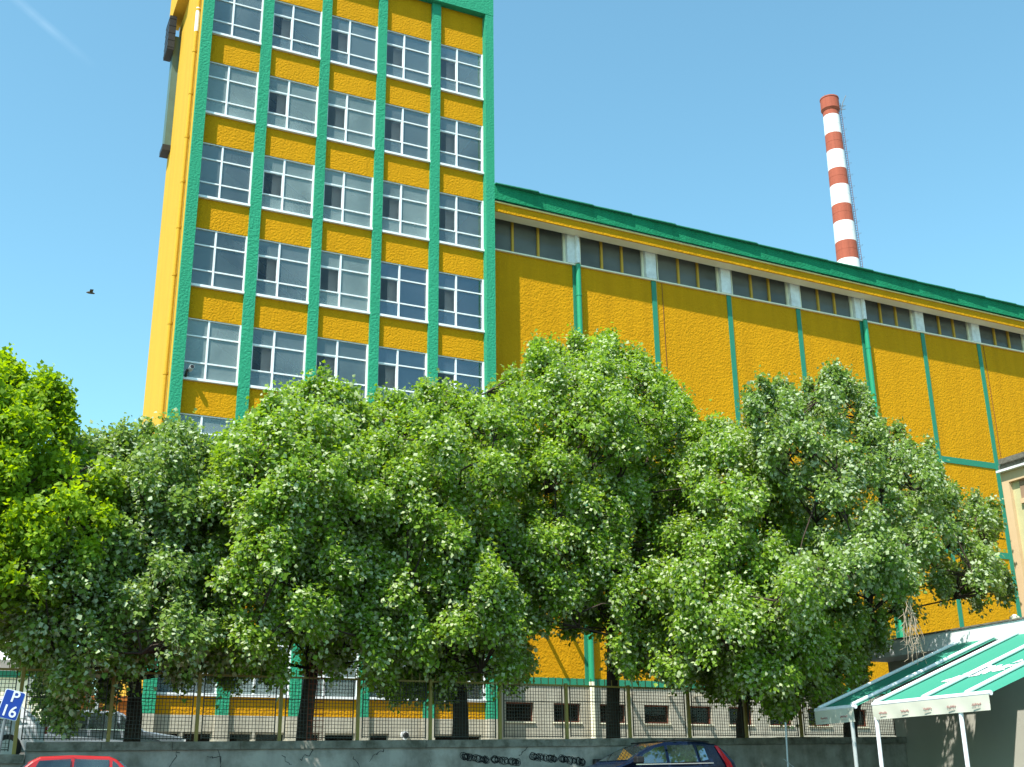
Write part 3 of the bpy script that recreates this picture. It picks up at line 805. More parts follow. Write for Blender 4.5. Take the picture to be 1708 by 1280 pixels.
build('brown_panel', MB().box(HX + 0.09, HX + 0.13, 19.5, hy - 0.62, wz0 - 0.9, wz0 - 0.13), M['house_brown'], hs_)

AXV = 18.7


def awning(name, y0, y1, rafters, post_ys, label, emblem, z0v=3.36, z1v=5.08, seed=1, xv=18.7):
    AXV = xv
    r = random.Random(seed)
    t = empty(name, (AXV, (y0 + y1) / 2, 1.0)); tag(t, label, 'awning', 'green awnings fixed to the annex')
    fb = MB(); n = 24; mrow = 16; off0 = len(fb.v)
    for i in range(n + 1):
        for j in range(mrow + 1):
            u = i / n; v = j / mrow; yy = y0 + (y1 - y0) * v
            dist = min(abs(yy - q) for q in rafters)
            sag = -0.03 * math.sin(math.pi * u) * min(1, dist / 0.4) + r.uniform(-0.002, 0.002)
            fb.v.append((AXV + (23.38 - AXV) * u, yy, z0v + (z1v - z0v) * u + sag))
    for i in range(n):
        for j in range(mrow):
            a = i * (mrow + 1) + j; fb.f.append((a, a + mrow + 1, a + mrow + 2, a + 1))
    fo = build('fabric', fb, M['awning'], t, smooth=True)
    for q in rafters:
        build('rafter', MB().tube([(AXV - 0.02, q, z0v + 0.045), (23.36, q, z1v + 0.045)], 0.042, 10), M['white_tube'], t)
    build('front_bar', MB().tube([(AXV - 0.02, y0 - 0.02, z0v), (AXV - 0.02, y1 + 0.02, z0v)], 0.05, 10), M['white_tube'], t)
    vb = MB(); m_ = 40
    for i in range(m_ + 1):
        yy = y0 + (y1 - y0) * i / m_
        for k in range(4): vb.v.append((AXV - 0.07 + 0.012 * math.sin(yy * 9 + k) * k / 3, yy, z0v - 0.03 - 0.10 * k))
    for i in range(m_):
        for k in range(3): vb.f.append((i * 4 + k, i * 4 + 4 + k, i * 4 + 5 + k, i * 4 + 1 + k))
    vo = build('valance', vb, M['valance'], t, smooth=True)
    nl = max(2, int((y1 - y0) / 0.62))
    for i in range(nl):
        yy = y0 + (y1 - y0) * (i + 0.5) / nl; lg = MB()
        pts = [(AXV - 0.088, yy - 0.12 + 0.24 * k / 22, z0v - 0.2 + 0.028 * math.sin(k * 1.7 + i) * (1 if k % 5 else 0.2)) for k in range(23)]
        for a, b in zip(pts[:-1], pts[1:]): lg.beam(a, b, 0.003, 0.012, up=(1, 0, 0))
        lg.beam((AXV - 0.088, yy - 0.09, z0v - 0.265), (AXV - 0.088, yy + 0.10, z0v - 0.265), 0.003, 0.012, up=(1, 0, 0))
        build('printed_logo', lg, M['logo_red'], vo)
    for q in post_ys:
        build('post', MB().tube([(AXV - 0.02, q, 0.9), (AXV - 0.02, q, z0v - 0.04)], 0.045, 12), M['white_tube'] if emblem else M['grey_tube'], t)
    if emblem:
        # white printed emblem: a ragged winged script shape lying on the cloth
        nrmv = Vector((-(z1v - z0v), 0, 23.38 - AXV)).normalized()

        def onf(u, v, h=0.012):
            yy = y0 + (y1 - y0) * v
            dist = min(abs(yy - q) for q in rafters)
            sag = -0.03 * math.sin(math.pi * u) * min(1, dist / 0.4)
            return Vector((AXV + (23.38 - AXV) * u, yy, z0v + (z1v - z0v) * u + sag)) + nrmv * h
        em = MB()
        top = []; bot = []
        N = 44
        for i in range(N + 1):
            s_ = i / N; v = 0.77 - 0.45 * s_; c_ = 0.28 + 0.14 * s_
            h_ = 0.075 * (math.sin(math.pi * min(1, s_ * 1.05)) ** 0.6 if 0 < s_ < 0.95 else 0.05) * (0.85 + 0.3 * math.sin(i * 1.3))
            top.append((c_ + h_, v)); bot.append((c_ - h_ * 0.85, v))
        for i in range(N):
            if i in (13, 22, 31): continue
            em.add([onf(*top[i]), onf(*top[i + 1]), onf(*bot[i + 1]), onf(*bot[i])], [(0, 1, 2, 3)])
        lp = [onf(0.43 + 0.03 * math.cos(a), 0.30 + 0.035 * math.sin(a)) for a in np.linspace(0, 6.28, 15)]
        for a, b in zip(lp[:-1], lp[1:]): em.beam(a, b, 0.03, 0.006)
        for i in range(18):
            v_ = r.uniform(0.36, 0.74); u_ = 0.28 + (0.77 - v_) / 0.45 * 0.14 + r.uniform(-0.10, 0.07)
            em.add([onf(u_, v_, .014), onf(u_ + 0.05, v_ - 0.03, .014), onf(u_ + 0.02, v_ - 0.07, .014)], [(0, 1, 2)])
        build('emblem', em, M['tent'], fo)
    return t


awning('awning', 17.52, 20.84, [20.8, 19.35, 18.15, 16.0][:3], [20.8, 18.35],
       'near teal green awning with a white emblem and cream valance', True, seed=3)
awning('awning', 21.45, 22.8, [21.55, 22.7], [21.6],
       'shaded dark green awning behind the one with the white emblem', False, seed=4)

awning('awning', 14.2, 17.3, [17.2, 15.7, 14.3], [17.2], 'added unseen green awning, mostly rolled in, that shades the annex wall', False, z0v=4.30, z1v=5.08, seed=6, xv=21.4)  # added out of view to keep the sun off the annex wall

# slim pole in front of the wall
pp = aty(1312, 1280, 23.0)
po_ = empty('slim_pole', (pp.x, 23.0, 1.05)); tag(po_, 'thin grey pole standing in front of the wall right of the blue car', 'pole')
build('shaft', MB().tube([(pp.x, 23.0, 1.05), (aty(1310, 1205, 23).x, 23.0, aty(1310, 1205, 23).z)], 0.022, 8), M['grey_tube'], po_)
q = aty(1315, 1272, 22.97)
build('tie_wire', MB().beam(aty(1307, 1266, 22.97), aty(1324, 1280, 22.97), 0.01, 0.012), M['grey_tube'], po_)

# ------------------------------------------------------------------ parking sign
sg = empty('parking_sign', (1.1, 22.0, 1.0)); tag(sg, 'tilted blue parking sign with white P and 16 at the left edge', 'sign')
c0, c1, c2, c3 = aty(7, 1147.5, 22), aty(40.5, 1155.5, 22), aty(31, 1205, 22), aty(-4, 1196, 22)
ux = ((c1 - c0) + (c2 - c3)).normalized(); uz = ((c0 - c3) + (c1 - c2)).normalized(); uz = (uz - ux * uz.dot(ux)).normalized()
cen = (c0 + c1 + c2 + c3) / 4
sw, sh = (c1 - c0).length / 2, (c0 - c3).length / 2


def sp_(a, b, y=0): return cen + ux * a + uz * b + Vector((0, y, 0))


def rrect(w, h, rr, y):
    pts = []
    for cx_, cz_, a0 in ((w - rr, h - rr, 0), (-w + rr, h - rr, 90), (-w + rr, -h + rr, 180), (w - rr, -h + rr, 270)):
        for a in range(0, 91, 30): pts.append(sp_(cx_ + rr * math.cos(rad(a0 + a)), cz_ + rr * math.sin(rad(a0 + a)), y))
    return pts


build('rim', MB().prism(rrect(sw, sh, 0.03, 0), (0, 0.012, 0)), M['sign_white'], sg)
build('blue_face', MB().prism(rrect(sw - 0.012, sh - 0.012, 0.025, -0.006), (0, 0.005, 0)), M['sign_blue'], sg)


def letters(txt, size, a, b, name):
    cu = bpy.data.curves.new(name, 'FONT'); cu.body = txt; cu.size = size; cu.align_x = 'CENTER'; cu.extrude = 0.001; cu.offset = 0.003
    ob = bpy.data.objects.new('tmp', cu); col.objects.link(ob)
    dg = bpy.context.evaluated_depsgraph_get(); me = bpy.data.meshes.new_from_object(ob.evaluated_get(dg))
    bpy.data.objects.remove(ob)
    yv = ux.cross(uz); R = Matrix((ux, uz, yv)).transposed()
    at = sp_(a, b, -0.010)
    for v in me.vertices: v.co = R @ v.co
    me.materials.clear(); me.materials.append(M['sign_white'])
    o = bpy.data.objects.new(name, me); link(o, sg, at); return o


letters('P', 0.26, 0.02, 0.05, 'letter')
letters('16', 0.26, 0.0, -0.19, 'number')
build('post', MB().tube([sp_(-0.02, -sh + 0.02, 0.03), Vector((cen.x - 0.18, 22.05, 1.0))], 0.028, 8), M['steel'], sg)


# ------------------------------------------------------------------ cars
def car(name, label, cat, origin, paint, L, H, Wd, prof, belt, sidewins, flip=False, tall_lamps=False, cp_roof=None, rot=0.0):
    """prof: closed side outline (x along length 0..L from nose, z); sidewins: outlines on the side"""
    t = empty(name, origin); tag(t, label, cat)
    ox, oy, oz = origin

    def X(x): return ox + (L / 2 - x if flip else x - L / 2)

    def hw(z): return Wd / 2 if z < belt else Wd / 2 - (z - belt) / (H - belt) * Wd * 0.115

    def hwz(z): return hw(z) - (0.05 if z < 0.35 else 0) - (0.02 if z < 0.5 else 0)
    mb = MB(); n = len(prof)
    for s in (-1, 1):
        for (x, z) in prof: mb.v.append((X(x), oy + s * hwz(z), oz + z))
    for i in range(n):
        j = (i + 1) % n; mb.f.append((i, j, n + j, n + i))
    mb.f.append(tuple(range(n - 1, -1, -1))); mb.f.append(tuple(range(n, 2 * n)))
    b = build('body', mb, paint, t, bevel=0.035)
    for p in b.data.polygons: p.use_smooth = False
    for s in (-1, 1):
        for poly in sidewins:
            w = MB(); pts = [(X(x), oy + s * (hw(z) + 0.004), oz + z) for x, z in poly]
            w.prism(pts, (0, s * 0.006, 0)); build('side_window', w, M['glass_car'], t)
        w = MB()
        bx = [q for q in sidewins[0]]
        w.beam((X(sidewins[0][0][0] - 0.03), oy + s * (hw(belt) + 0.008), oz + belt + 0.0), (X(sidewins[-1][1][0] + 0.1), oy + s * (hw(belt) + 0.008), oz + belt + 0.03), 0.02, 0.02)
        build('belt_trim', w, M['chrome'], t)
        m_ = MB(); mx_ = sidewins[0][0][0] - 0.02
        m_.box(*(sorted((X(mx_ - 0.1), X(mx_ + 0.1)))), *sorted((oy + s * (Wd / 2 + 0.02), oy + s * (Wd / 2 + 0.2))), oz + belt + 0.02, oz + belt + 0.17)
        build('mirror', m_, M['black_trim'], t, bevel=0.03)
        for wx in (L * 0.19, L * 0.80):
            c = (X(wx), oy + s * (Wd / 2 - 0.10), oz + 0.30)
            w = build('wheel', MB().tube([(c[0], c[1] - s * 0.08, c[2]), (c[0], c[1] + s * 0.105, c[2])], 0.30, 24), M['tyre'], t)
            build('rim', MB().tube([(c[0], c[1] + s * 0.106, c[2]), (c[0], c[1] + s * 0.115, c[2])], 0.19, 20), M['rim'], w)
        zl = 0.62 if not tall_lamps else 0
        if tall_lamps:
            rr = tall_lamps
            lm = MB(); pts = [(X(x), oy + s * (hw(z) + 0.006), oz + z) for x, z in rr]
            lm.prism(pts, (0, s * 0.012, 0)); build('tail_lamp', lm, M['lamp_red'], t)
        else:
            lm = MB().box(*sorted((X(L - 0.03), X(L + 0.02))), *sorted((oy + s * (Wd / 2 - 0.35), oy + s * (Wd / 2 - 0.09))), oz + 0.62, oz + 0.78); build('tail_lamp', lm, M['lamp_red'], t)
        lm = MB().box(*sorted((X(-0.02), X(0.05))), *sorted((oy + s * (Wd / 2 - 0.45), oy + s * (Wd / 2 - 0.12))), oz + 0.58, oz + 0.72); build('headlight', lm, M['lamp_clear'], t)
    return t, X, hw


# blue tall hatchback, nose to the left
prof = [(0.0, 0.30), (0.02, 0.62), (0.15, 0.78), (0.85, 0.98), (1.02, 1.03), (1.35, 1.22), (1.75, 1.40), (2.1, 1.475), (2.6, 1.50), (3.15, 1.485), (3.5, 1.44), (3.72, 1.28), (3.92, 1.02), (3.98, 0.80), (4.0, 0.45), (3.95, 0.28), (3.6, 0.2), (0.4, 0.2)]
sw_ = [[(1.22, 1.00), (2.02, 1.02), (2.04, 1.395), (1.78, 1.345), (1.45, 1.20)], [(2.10, 1.02), (2.88, 1.045), (2.84, 1.42), (2.12, 1.405)], [(2.96, 1.05), (3.18, 1.09), (3.13, 1.38), (2.93, 1.415)]]
gz = 1.12
bc, X, hw = car('parked_car', 'dark blue hatchback with tall red tail lamps parked below the retaining wall', 'car', (15.28, 24.9, 1.17 + 0.04), M['blue_paint'],
                4.0, 1.50, 1.68, prof, 0.98, sw_, tall_lamps=[(3.44, 1.40), (3.53, 1.40), (3.78, 1.02), (3.86, 0.80), (3.70, 0.80), (3.62, 1.02)])
build('rear_window', MB().prism([(X(3.55), 24.9 - 0.58, 1.21 + 1.425), (X(3.55), 24.9 + 0.58, 1.21 + 1.425), (X(3.87), 24.9 + 0.66, 1.21 + 1.08), (X(3.87), 24.9 - 0.66, 1.21 + 1.08)], (0.012, 0, 0.008)), M['glass_car'], bc)
build('windscreen', MB().prism([(X(1.08), 24.9 - 0.66, 1.21 + 1.07), (X(1.08), 24.9 + 0.66, 1.21 + 1.07), (X(1.72), 24.9 + 0.56, 1.21 + 1.385), (X(1.72), 24.9 - 0.56, 1.21 + 1.385)], (-0.012, 0, 0.02)), M['glass_car'], bc)
for s in (-1, 1): build('roof_rail', MB().tube([(X(1.95), 24.9 + s * 0.60, 1.21 + 1.49), (X(2.6), 24.9 + s * 0.60, 1.21 + 1.535), (X(3.35), 24.9 + s * 0.6, 1.21 + 1.49)], 0.018, 8), M['black_trim'], bc)

prof2 = [(0.0, 0.30), (0.02, 0.60), (0.1, 0.72), (0.95, 0.86), (1.28, 1.14), (1.42, 1.27), (1.55, 1.325), (2.2, 1.345), (2.75, 1.32), (2.88, 1.25), (3.28, 0.88), (3.4, 0.78), (3.44, 0.40), (3.35, 0.22), (0.3, 0.22)]
sw2 = [[(1.18, 0.88), (1.50, 0.88), (1.50, 1.255), (1.42, 1.2)], [(1.56, 0.88), (2.20, 0.88), (2.16, 1.28), (1.56, 1.265)], [(2.26, 0.88), (2.95, 0.88), (2.76, 1.25), (2.22, 1.28)]]
rc, X, hw = car('parked_car', 'small red hatchback parked below the wall at the left', 'car', (2.85, 24.3, 1.01), M['red_paint'], 3.44, 1.345, 1.54, prof2, 0.86, sw2, flip=True)
build('windscreen', MB().prism([(X(1.0), 24.3 - 0.6, 1.01 + 0.92), (X(1.0), 24.3 + 0.6, 1.01 + 0.92), (X(1.38), 24.3 + 0.55, 1.01 + 1.235), (X(1.38), 24.3 - 0.55, 1.01 + 1.235)], (0.02, 0, 0.02)), M['glass_car'], rc)
build('rear_window', MB().prism([(X(2.93), 24.3 - 0.52, 1.01 + 1.2), (X(2.93), 24.3 + 0.52, 1.01 + 1.2), (X(3.23), 24.3 + 0.58, 1.01 + 0.93), (X(3.23), 24.3 - 0.58, 1.01 + 0.93)], (-0.02, 0, 0.015)), M['glass_car'], rc)
wc, X, hw = car('parked_car', 'white car in the yard behind the fence beside the parking sign', 'car', (0.35, 29.8, 2.36), M['white_paint'], 3.9, 1.40, 1.6, [(x * 1.13, z * 1.04) for x, z in prof2], 0.9, [[(x * 1.13, z * 1.04) for x, z in w] for w in sw2], flip=False)
sc_, X, hw = car('parked_car', 'pale silver car in the yard under the leaves left of the tower', 'car', (4.1, 33.6, 2.36), M['silver_paint'], 3.9, 1.40, 1.6, [(x * 1.13, z * 1.04) for x, z in prof2], 0.9, [[(x * 1.13, z * 1.04) for x, z in w] for w in sw2], flip=True)

# white canopy tents in the yard
for i, (px, pyt, pyb, Y, wm, lab) in enumerate(((112, 1078, 1110, 34, 1.3, 'white pointed canopy tent seen between the leaves at lower left'), (70, 1084, 1112, 37, 2.4, 'wider white canopy tent behind the pointed one'))):
    a = aty(px, pyt, Y); b = aty(px, pyb, Y)
    t = empty('canopy_tent', (a.x, Y, YARD)); tag(t, lab, 'tent', 'white canopy tents')
    h = MB(); r_ = wm / 2 * 1.3
    h.add([(a.x, Y, a.z)] + [(a.x + sx * r_, Y + sy * r_, b.z) for sx, sy in ((-1, -1), (1, -1), (1, 1), (-1, 1))], [(0, 1, 2), (0, 2, 3), (0, 3, 4), (0, 4, 1), (4, 3, 2, 1)])
    build('canopy', h, M['tent'], t)
    for sx, sy in ((-1, -1), (1, -1), (1, 1), (-1, 1)):
        build('pole', MB().tube([(a.x + sx * (r_ - 0.05), Y + sy * (r_ - 0.05), YARD), (a.x + sx * (r_ - 0.05), Y + sy * (r_ - 0.05), b.z)], 0.03, 6), M['grey_tube'], t)
# low cream building far left
lb = empty('low_building', (-3, 52, YARD)); tag(lb, 'low cream building with green fascia seen through leaves at far left', 'building')
build('wall', MB().box(-14, 4.6, 52, 60, YARD, 6.2), M['cream'], lb)
build('fascia', MB().box(-14.1, 4.7, 51.9, 60.1, 6.2, 6.55), M['green_flat'], lb)
build('roof', MB().prism([(-14.2, 51.7, 6.55), (-14.2, 60.3, 6.55), (-14.2, 56, 8.6)], (19, 0, 0)), M['tent'], lb)
for i in range(4):
    f = build('window', MB().box(-9 + i * 3.2, -7.6 + i * 3.2, 51.93, 52, 3.6, 5.0), M['white'], lb)
    build('pane', MB().box(-8.92 + i * 3.2, -7.68 + i * 3.2, 51.9, 51.925, 3.68, 4.92), M['glass_car'], f)

# ------------------------------------------------------------------ bird
bp = aty(151, 489, 30)
bd = MB()
bd.tube([bp + Vector((-0.11, 0, 0.0)), bp + Vector((-0.06, 0, 0.005)), bp + Vector((0.02, 0, 0.01)), bp + Vector((0.08, 0, 0.0)), bp + Vector((0.11, 0, 0))], [0.006, 0.03, 0.035, 0.02, 0.006], 8)
for s in (-1, 1):
    bd.add([bp + Vector((-0.03, 0, 0.02)), bp + Vector((0.05, 0, 0.02)), bp + Vector((0.03 - 0.03 * s, s * 0.1, 0.07)), bp + Vector((-0.05 - 0.02 * s, s * 0.13, 0.05)),
            bp + Vector((-0.03, 0, 0.014)), bp + Vector((0.05, 0, 0.014)), bp + Vector((0.03 - 0.03 * s, s * 0.1, 0.066)), bp + Vector((-0.05 - 0.02 * s, s * 0.13, 0.046))],
           [(0, 1, 2, 3), (7, 6, 5, 4), (0, 4, 5, 1), (1, 5, 6, 2), (2, 6, 7, 3), (3, 7, 4, 0)])
tag(build('bird', bd, M['bird'], at=bp), 'small dark bird flying in the sky left of the tower', 'bird')


# ------------------------------------------------------------------ trees
def poly_dist(P, poly):
    """inside mask and distance to the outline, vectorised"""
    x, z = P[:, 0], P[:, 1]; n = len(poly); ins = np.zeros(len(P), bool); dmin = np.full(len(P), 1e9)
    for i in range(n):
        x0, z0 = poly[i]; x1, z1 = poly[(i + 1) % n]
        c = ((z0 > z) != (z1 > z)) & (x < (x1 - x0) * (z - z0) / (z1 - z0 + 1e-12) + x0); ins ^= c
        ex, ez = x1 - x0, z1 - z0; t = np.clip(((x - x0) * ex + (z - z0) * ez) / (ex * ex + ez * ez + 1e-12), 0, 1)
        dmin = np.minimum(dmin, np.hypot(x - x0 - t * ex, z - z0 - t * ez))
    return ins, dmin


def unit(a): return a / (np.linalg.norm(a, axis=-1, keepdims=True) + 1e-9)


def leaves_mesh(name, pos, d, nrm_, size, m, parent, tintv, maple=False):
    n = len(pos)
    d = unit(d); side = unit(np.cross(d, nrm_)); nrm2 = unit(np.cross(side, d))
    L = size[:, None]; Wd = L * (0.46 if not maple else 0.52)
    fold = 0.16
    v = np.empty((n, 4, 3))
    v[:, 0] = pos
    v[:, 1] = pos + d * L * 0.42 + side * Wd + nrm2 * L * fold
    v[:, 2] = pos + d * L
    v[:, 3] = pos + d * L * 0.42 - side * Wd + nrm2 * L * fold
    base = wloc(parent); v -= np.array(base)[None, None]
    me = bpy.data.meshes.new(name)
    me.vertices.add(n * 4); me.vertices.foreach_set('co', v.reshape(-1).astype(np.float32))
    idx = (np.arange(n) * 4)[:, None] + np.array([0, 1, 2, 0, 2, 3])[None]
    me.loops.add(n * 6); me.loops.foreach_set('vertex_index', idx.reshape(-1).astype(np.int32))
    me.polygons.add(n * 2)
    print('leaves', n)
    me.polygons.foreach_set('loop_start', (np.arange(n * 2) * 3).astype(np.int32))
    at_ = me.attributes.new('tint', 'FLOAT', 'POINT'); at_.data.foreach_set('value', np.repeat(tintv, 4).astype(np.float32))
    me.update(); me.validate()
    me.materials.append(m)
    o = bpy.data.objects.new(name, me); link(o, parent, wloc(parent).copy())
    o['kind'] = 'stuff'
    return o


def tree(label, Y, trunk_px, poly_px, leafm, nb, seed, trunk_r=0.16, fork=0.42, thick=2.3, lsize=0.112, droop=0.6, flip=0.24, dens=1.0,
         group='row of lime trees behind the fence', cat='tree', name='lime_tree', zg=YARD, trunk_x=None, maple=False, sparse=0.0, lean=0.0, cy=None, rb=1.0, extra=(), keep3=False):
    Yt = Y; Y = cy or Y
    r = np.random.default_rng(seed); rp = random.Random(seed)
    poly = [(aty(x, y, Y).x, aty(x, y, Y).z) for x, y in poly_px]
    pa = np.array(poly); xmin, zmin = pa.min(0); xmax, zmax = pa.max(0)
    tx = aty(trunk_px, 1225, Yt).x if trunk_x is None else trunk_x
    t = empty(name, (tx, Yt, zg)); tag(t, label, cat, group)
    # big lobes spread through the crown, each lobe carries boughs on its outer, upper side
    cand = np.column_stack([r.uniform(xmin, xmax, 30000), r.uniform(zmin, zmax, 30000)])
    ins, dist = poly_dist(cand, poly); cand, dist = cand[ins], dist[ins]
    cx_ = pa[:, 0].mean(); cz_ = zmin + (zmax - zmin) * 0.42
    hd = np.minimum(thick, np.sqrt(2 * 1.9 * dist))
    u = r.uniform(-1, 1, len(cand)); u = np.sign(u) * np.abs(u) ** 0.5
    P3 = np.column_stack([cand[:, 0], Y + u * hd, cand[:, 1]])
    keepd = dist > 0.36
    P3 = P3[keepd]; dist = dist[keepd]
    sel = [0]; md = np.linalg.norm(P3 - P3[0], axis=1)
    nl = int(nb / 4.6)
    for _ in range(nl - 1):
        j = int(np.argmax(md * r.uniform(0.6, 1.0, len(md)))); sel.append(j); md = np.minimum(md, np.linalg.norm(P3 - P3[j], axis=1))
    Lc = P3[sel]; Lr = np.clip(dist[sel] * 0.7, 0.22, 0.66) * r.uniform(0.6, 1.2, nl) * rb
    B = []; bsz = []; outl = []
    for c_, R_, dd in zip(Lc, Lr, dist[sel]):
        o_ = unit(np.array([(c_[0] - cx_) * 0.8, (c_[1] - Y) * 1.1, (c_[2] - cz_) * 0.45 + 0.5]) * 1.0)
        nbl = max(3, int(10 * (R_ / 0.6) ** 1.5))
        for _ in range(nbl):
            v_ = unit(r.normal(size=3) + o_ * 1.1)
            B.append(c_ + v_ * R_ * r.uniform(0.7, 1.3) * np.array([1.1, 1.1, 0.85])); bsz.append(r.uniform(0.15, 0.33) * (0.55 + 0.45 * min(1, dd / 0.8))); outl.append(unit(v_ + o_ * 0.6))
    # thinner inner foliage so the crown closes behind its lobes
    for q_ in r.choice(len(P3), int(nb * 0.28)):
        if dist[q_] > 0.35: B.append(P3[q_]); bsz.append(r.uniform(0.25, 0.36)); outl.append(unit(r.normal(size=3) + np.array([0, 0, 0.5])))
    for (ex, ey, ez, er) in [(a_ * Y / b_, b_, EYE + (c_ - EYE) * Y / b_, d_) for a_, b_, c_, d_ in extra]:
        for _ in range(9):
            v_ = unit(r.normal(size=3) + np.array([0, 0, 0.4])); B.append(np.array([ex, ey, ez]) + v_ * er); bsz.append(0.3); outl.append(v_)
    # upright leafy shoots along the upper outline
    for i_ in range(len(poly)):
        (x0, z0), (x1, z1) = poly[i_], poly[(i_ + 1) % len(poly)]
        for t_ in ((0.0, 0.5) if r.random() < 0.35 else (0.0,)):
            x_, z_ = x0 + (x1 - x0) * t_, z0 + (z1 - z0) * t_
            if z_ > zmin + (zmax - zmin) * 0.35 or r.random() < 0.5:
                o_ = unit(np.array([(x_ - cx_) * 0.5, 0, (z_ - cz_) * 0.5]))
                yy_ = Y + r.uniform(-0.9, 0.9)
                up_ = unit(o_ * 0.6 + np.array([r.uniform(-0.3, 0.3), r.uniform(-0.2, 0.2), 0.8])); hh = r.uniform(0.45, 0.85)
                for q_ in (-0.5, -0.25, 0.0, 0.25, 0.5):
                    B.append(np.array([x_, yy_, z_]) - o_ * 0.48 + up_ * hh * (q_ + 0.2)); bsz.append(r.uniform(0.08, 0.13) * (1.2 - q_)); outl.append(unit(o_ + np.array([0, 0, 0.6])))
    B = np.array(B); kq = (B[:, 1] / Y)[:, None]; B = np.column_stack([B[:, 0:1] * kq, B[:, 1:2], EYE + (B[:, 2:3] - EYE) * kq]) if not keep3 else B
    bsz = np.array(bsz) * (0.5 + 0.5 * rb); outw = np.array(outl)
    # every bough carries a domed spray of leaves that hang from its outer, upper side
    per = int(23 * dens); npl = 7
    nt_ = len(B) * per
    bi = np.repeat(np.arange(len(B)), per)
    br = bsz[bi]
    ax = unit(outw * 0.8 + np.array([0, 0, 0.75]) + r.normal(size=B.shape) * 0.25)[bi]
    v = unit(r.normal(size=(nt_, 3)) + ax * 1.0)
    s0 = B[bi] + v * (br * r.uniform(0.45, 1.15, nt_))[:, None] * np.array([1.05, 1.05, 0.9])
    sprd = 0.055 + 0.05 * rb
    li = np.repeat(np.arange(nt_), npl)
    pos = s0[li] + r.normal(size=(nt_ * npl, 3)) * sprd * np.array([0.95, 0.95, 1.45])
    d = unit(v[li] * 0.55 + unit(r.normal(size=pos.shape)) * 0.6 + np.array([0, 0, -droop]))
    nn = unit(v[li] * 0.8 + np.array([0, 0, 0.45]) + unit(r.normal(size=pos.shape)) * 0.65)
    fl = (r.random(nt_)[li] < flip * 0.7) | (r.random(len(pos)) < flip * 0.5); nn[fl] *= -1
    size = lsize * r.uniform(0.55, 1.2, len(pos))
    if sparse > 0:
        q = r.random(len(pos)) > sparse; pos, d, nn, size = pos[q], d[q], nn[q], size[q]; li = li[q]
    bt = r.uniform(0, 1, len(B)); tv = np.clip(0.5 * bt[bi][li] + 0.6 * r.random(len(pos)) - 0.05, 0, 1)
    leaves_mesh('crown', pos, d, nn, size, leafm, t, tv, maple)
    # trunk and limbs
    zf = zg + (zmax - zg) * fork * 0.55
    tp = [Vector((tx, Yt, zg - 0.1)), Vector((tx + 0.02, Yt, zg + 0.9)), Vector((tx + rp.uniform(-0.08, 0.08) + lean * .5, Yt * 0.8 + Y * 0.2, zf))]
    top = Vector((tx * 0.5 + cx_ * 0.5, Y, zmin + (zmax - zmin) * 0.8))
    mid_ = tp[-1].lerp(top, 0.45) + Vector((rp.uniform(-0.2, 0.2), rp.uniform(-0.2, 0.2), 0))
    tb = MB(); allp = tp + [mid_, top]
    tb.tube(allp, [trunk_r * 1.15, trunk_r, trunk_r * 0.8, trunk_r * 0.45, 0.03], 12)
    build('trunk', tb, M['bark'], t, smooth=True)
    lb_ = MB()
    order = list(range(len(B))); rp.shuffle(order)
    nlimb = 9; limbs = []
    for i in range(nlimb):
        tg = Vector(B[order[i]]); s = rp.uniform(0.0, 0.8); st = tp[-1].lerp(top, s * 0.7)
        m1 = st.lerp(tg, 0.5) + Vector((rp.uniform(-.2, .2), rp.uniform(-.2, .2), rp.uniform(0.0, 0.35)))
        lb_.tube([st, m1, tg], [trunk_r * 0.42, trunk_r * 0.25, 0.015], 6, caps=False)
        limbs += [m1, st.lerp(m1, 0.5), m1.lerp(tg, 0.5)]
    for i in order[nlimb:]:
        tg = Vector(B[i])
        st = min(limbs + [tp[-1], mid_, tp[-1].lerp(mid_, .5), mid_.lerp(top, .5)], key=lambda q: (q - tg).length + (0.8 if q.z > tg.z else 0))
        m1 = st.lerp(tg, 0.55) + Vector((rp.uniform(-.12, .12), rp.uniform(-.12, .12), rp.uniform(-0.05, 0.15)))
        lb_.tube([st, m1, tg], [0.028, 0.016, 0.006], 4, caps=False)
        if rp.random() < 0.3: limbs.append(m1)
    build('branches', lb_, M['bark'], t)
    return t


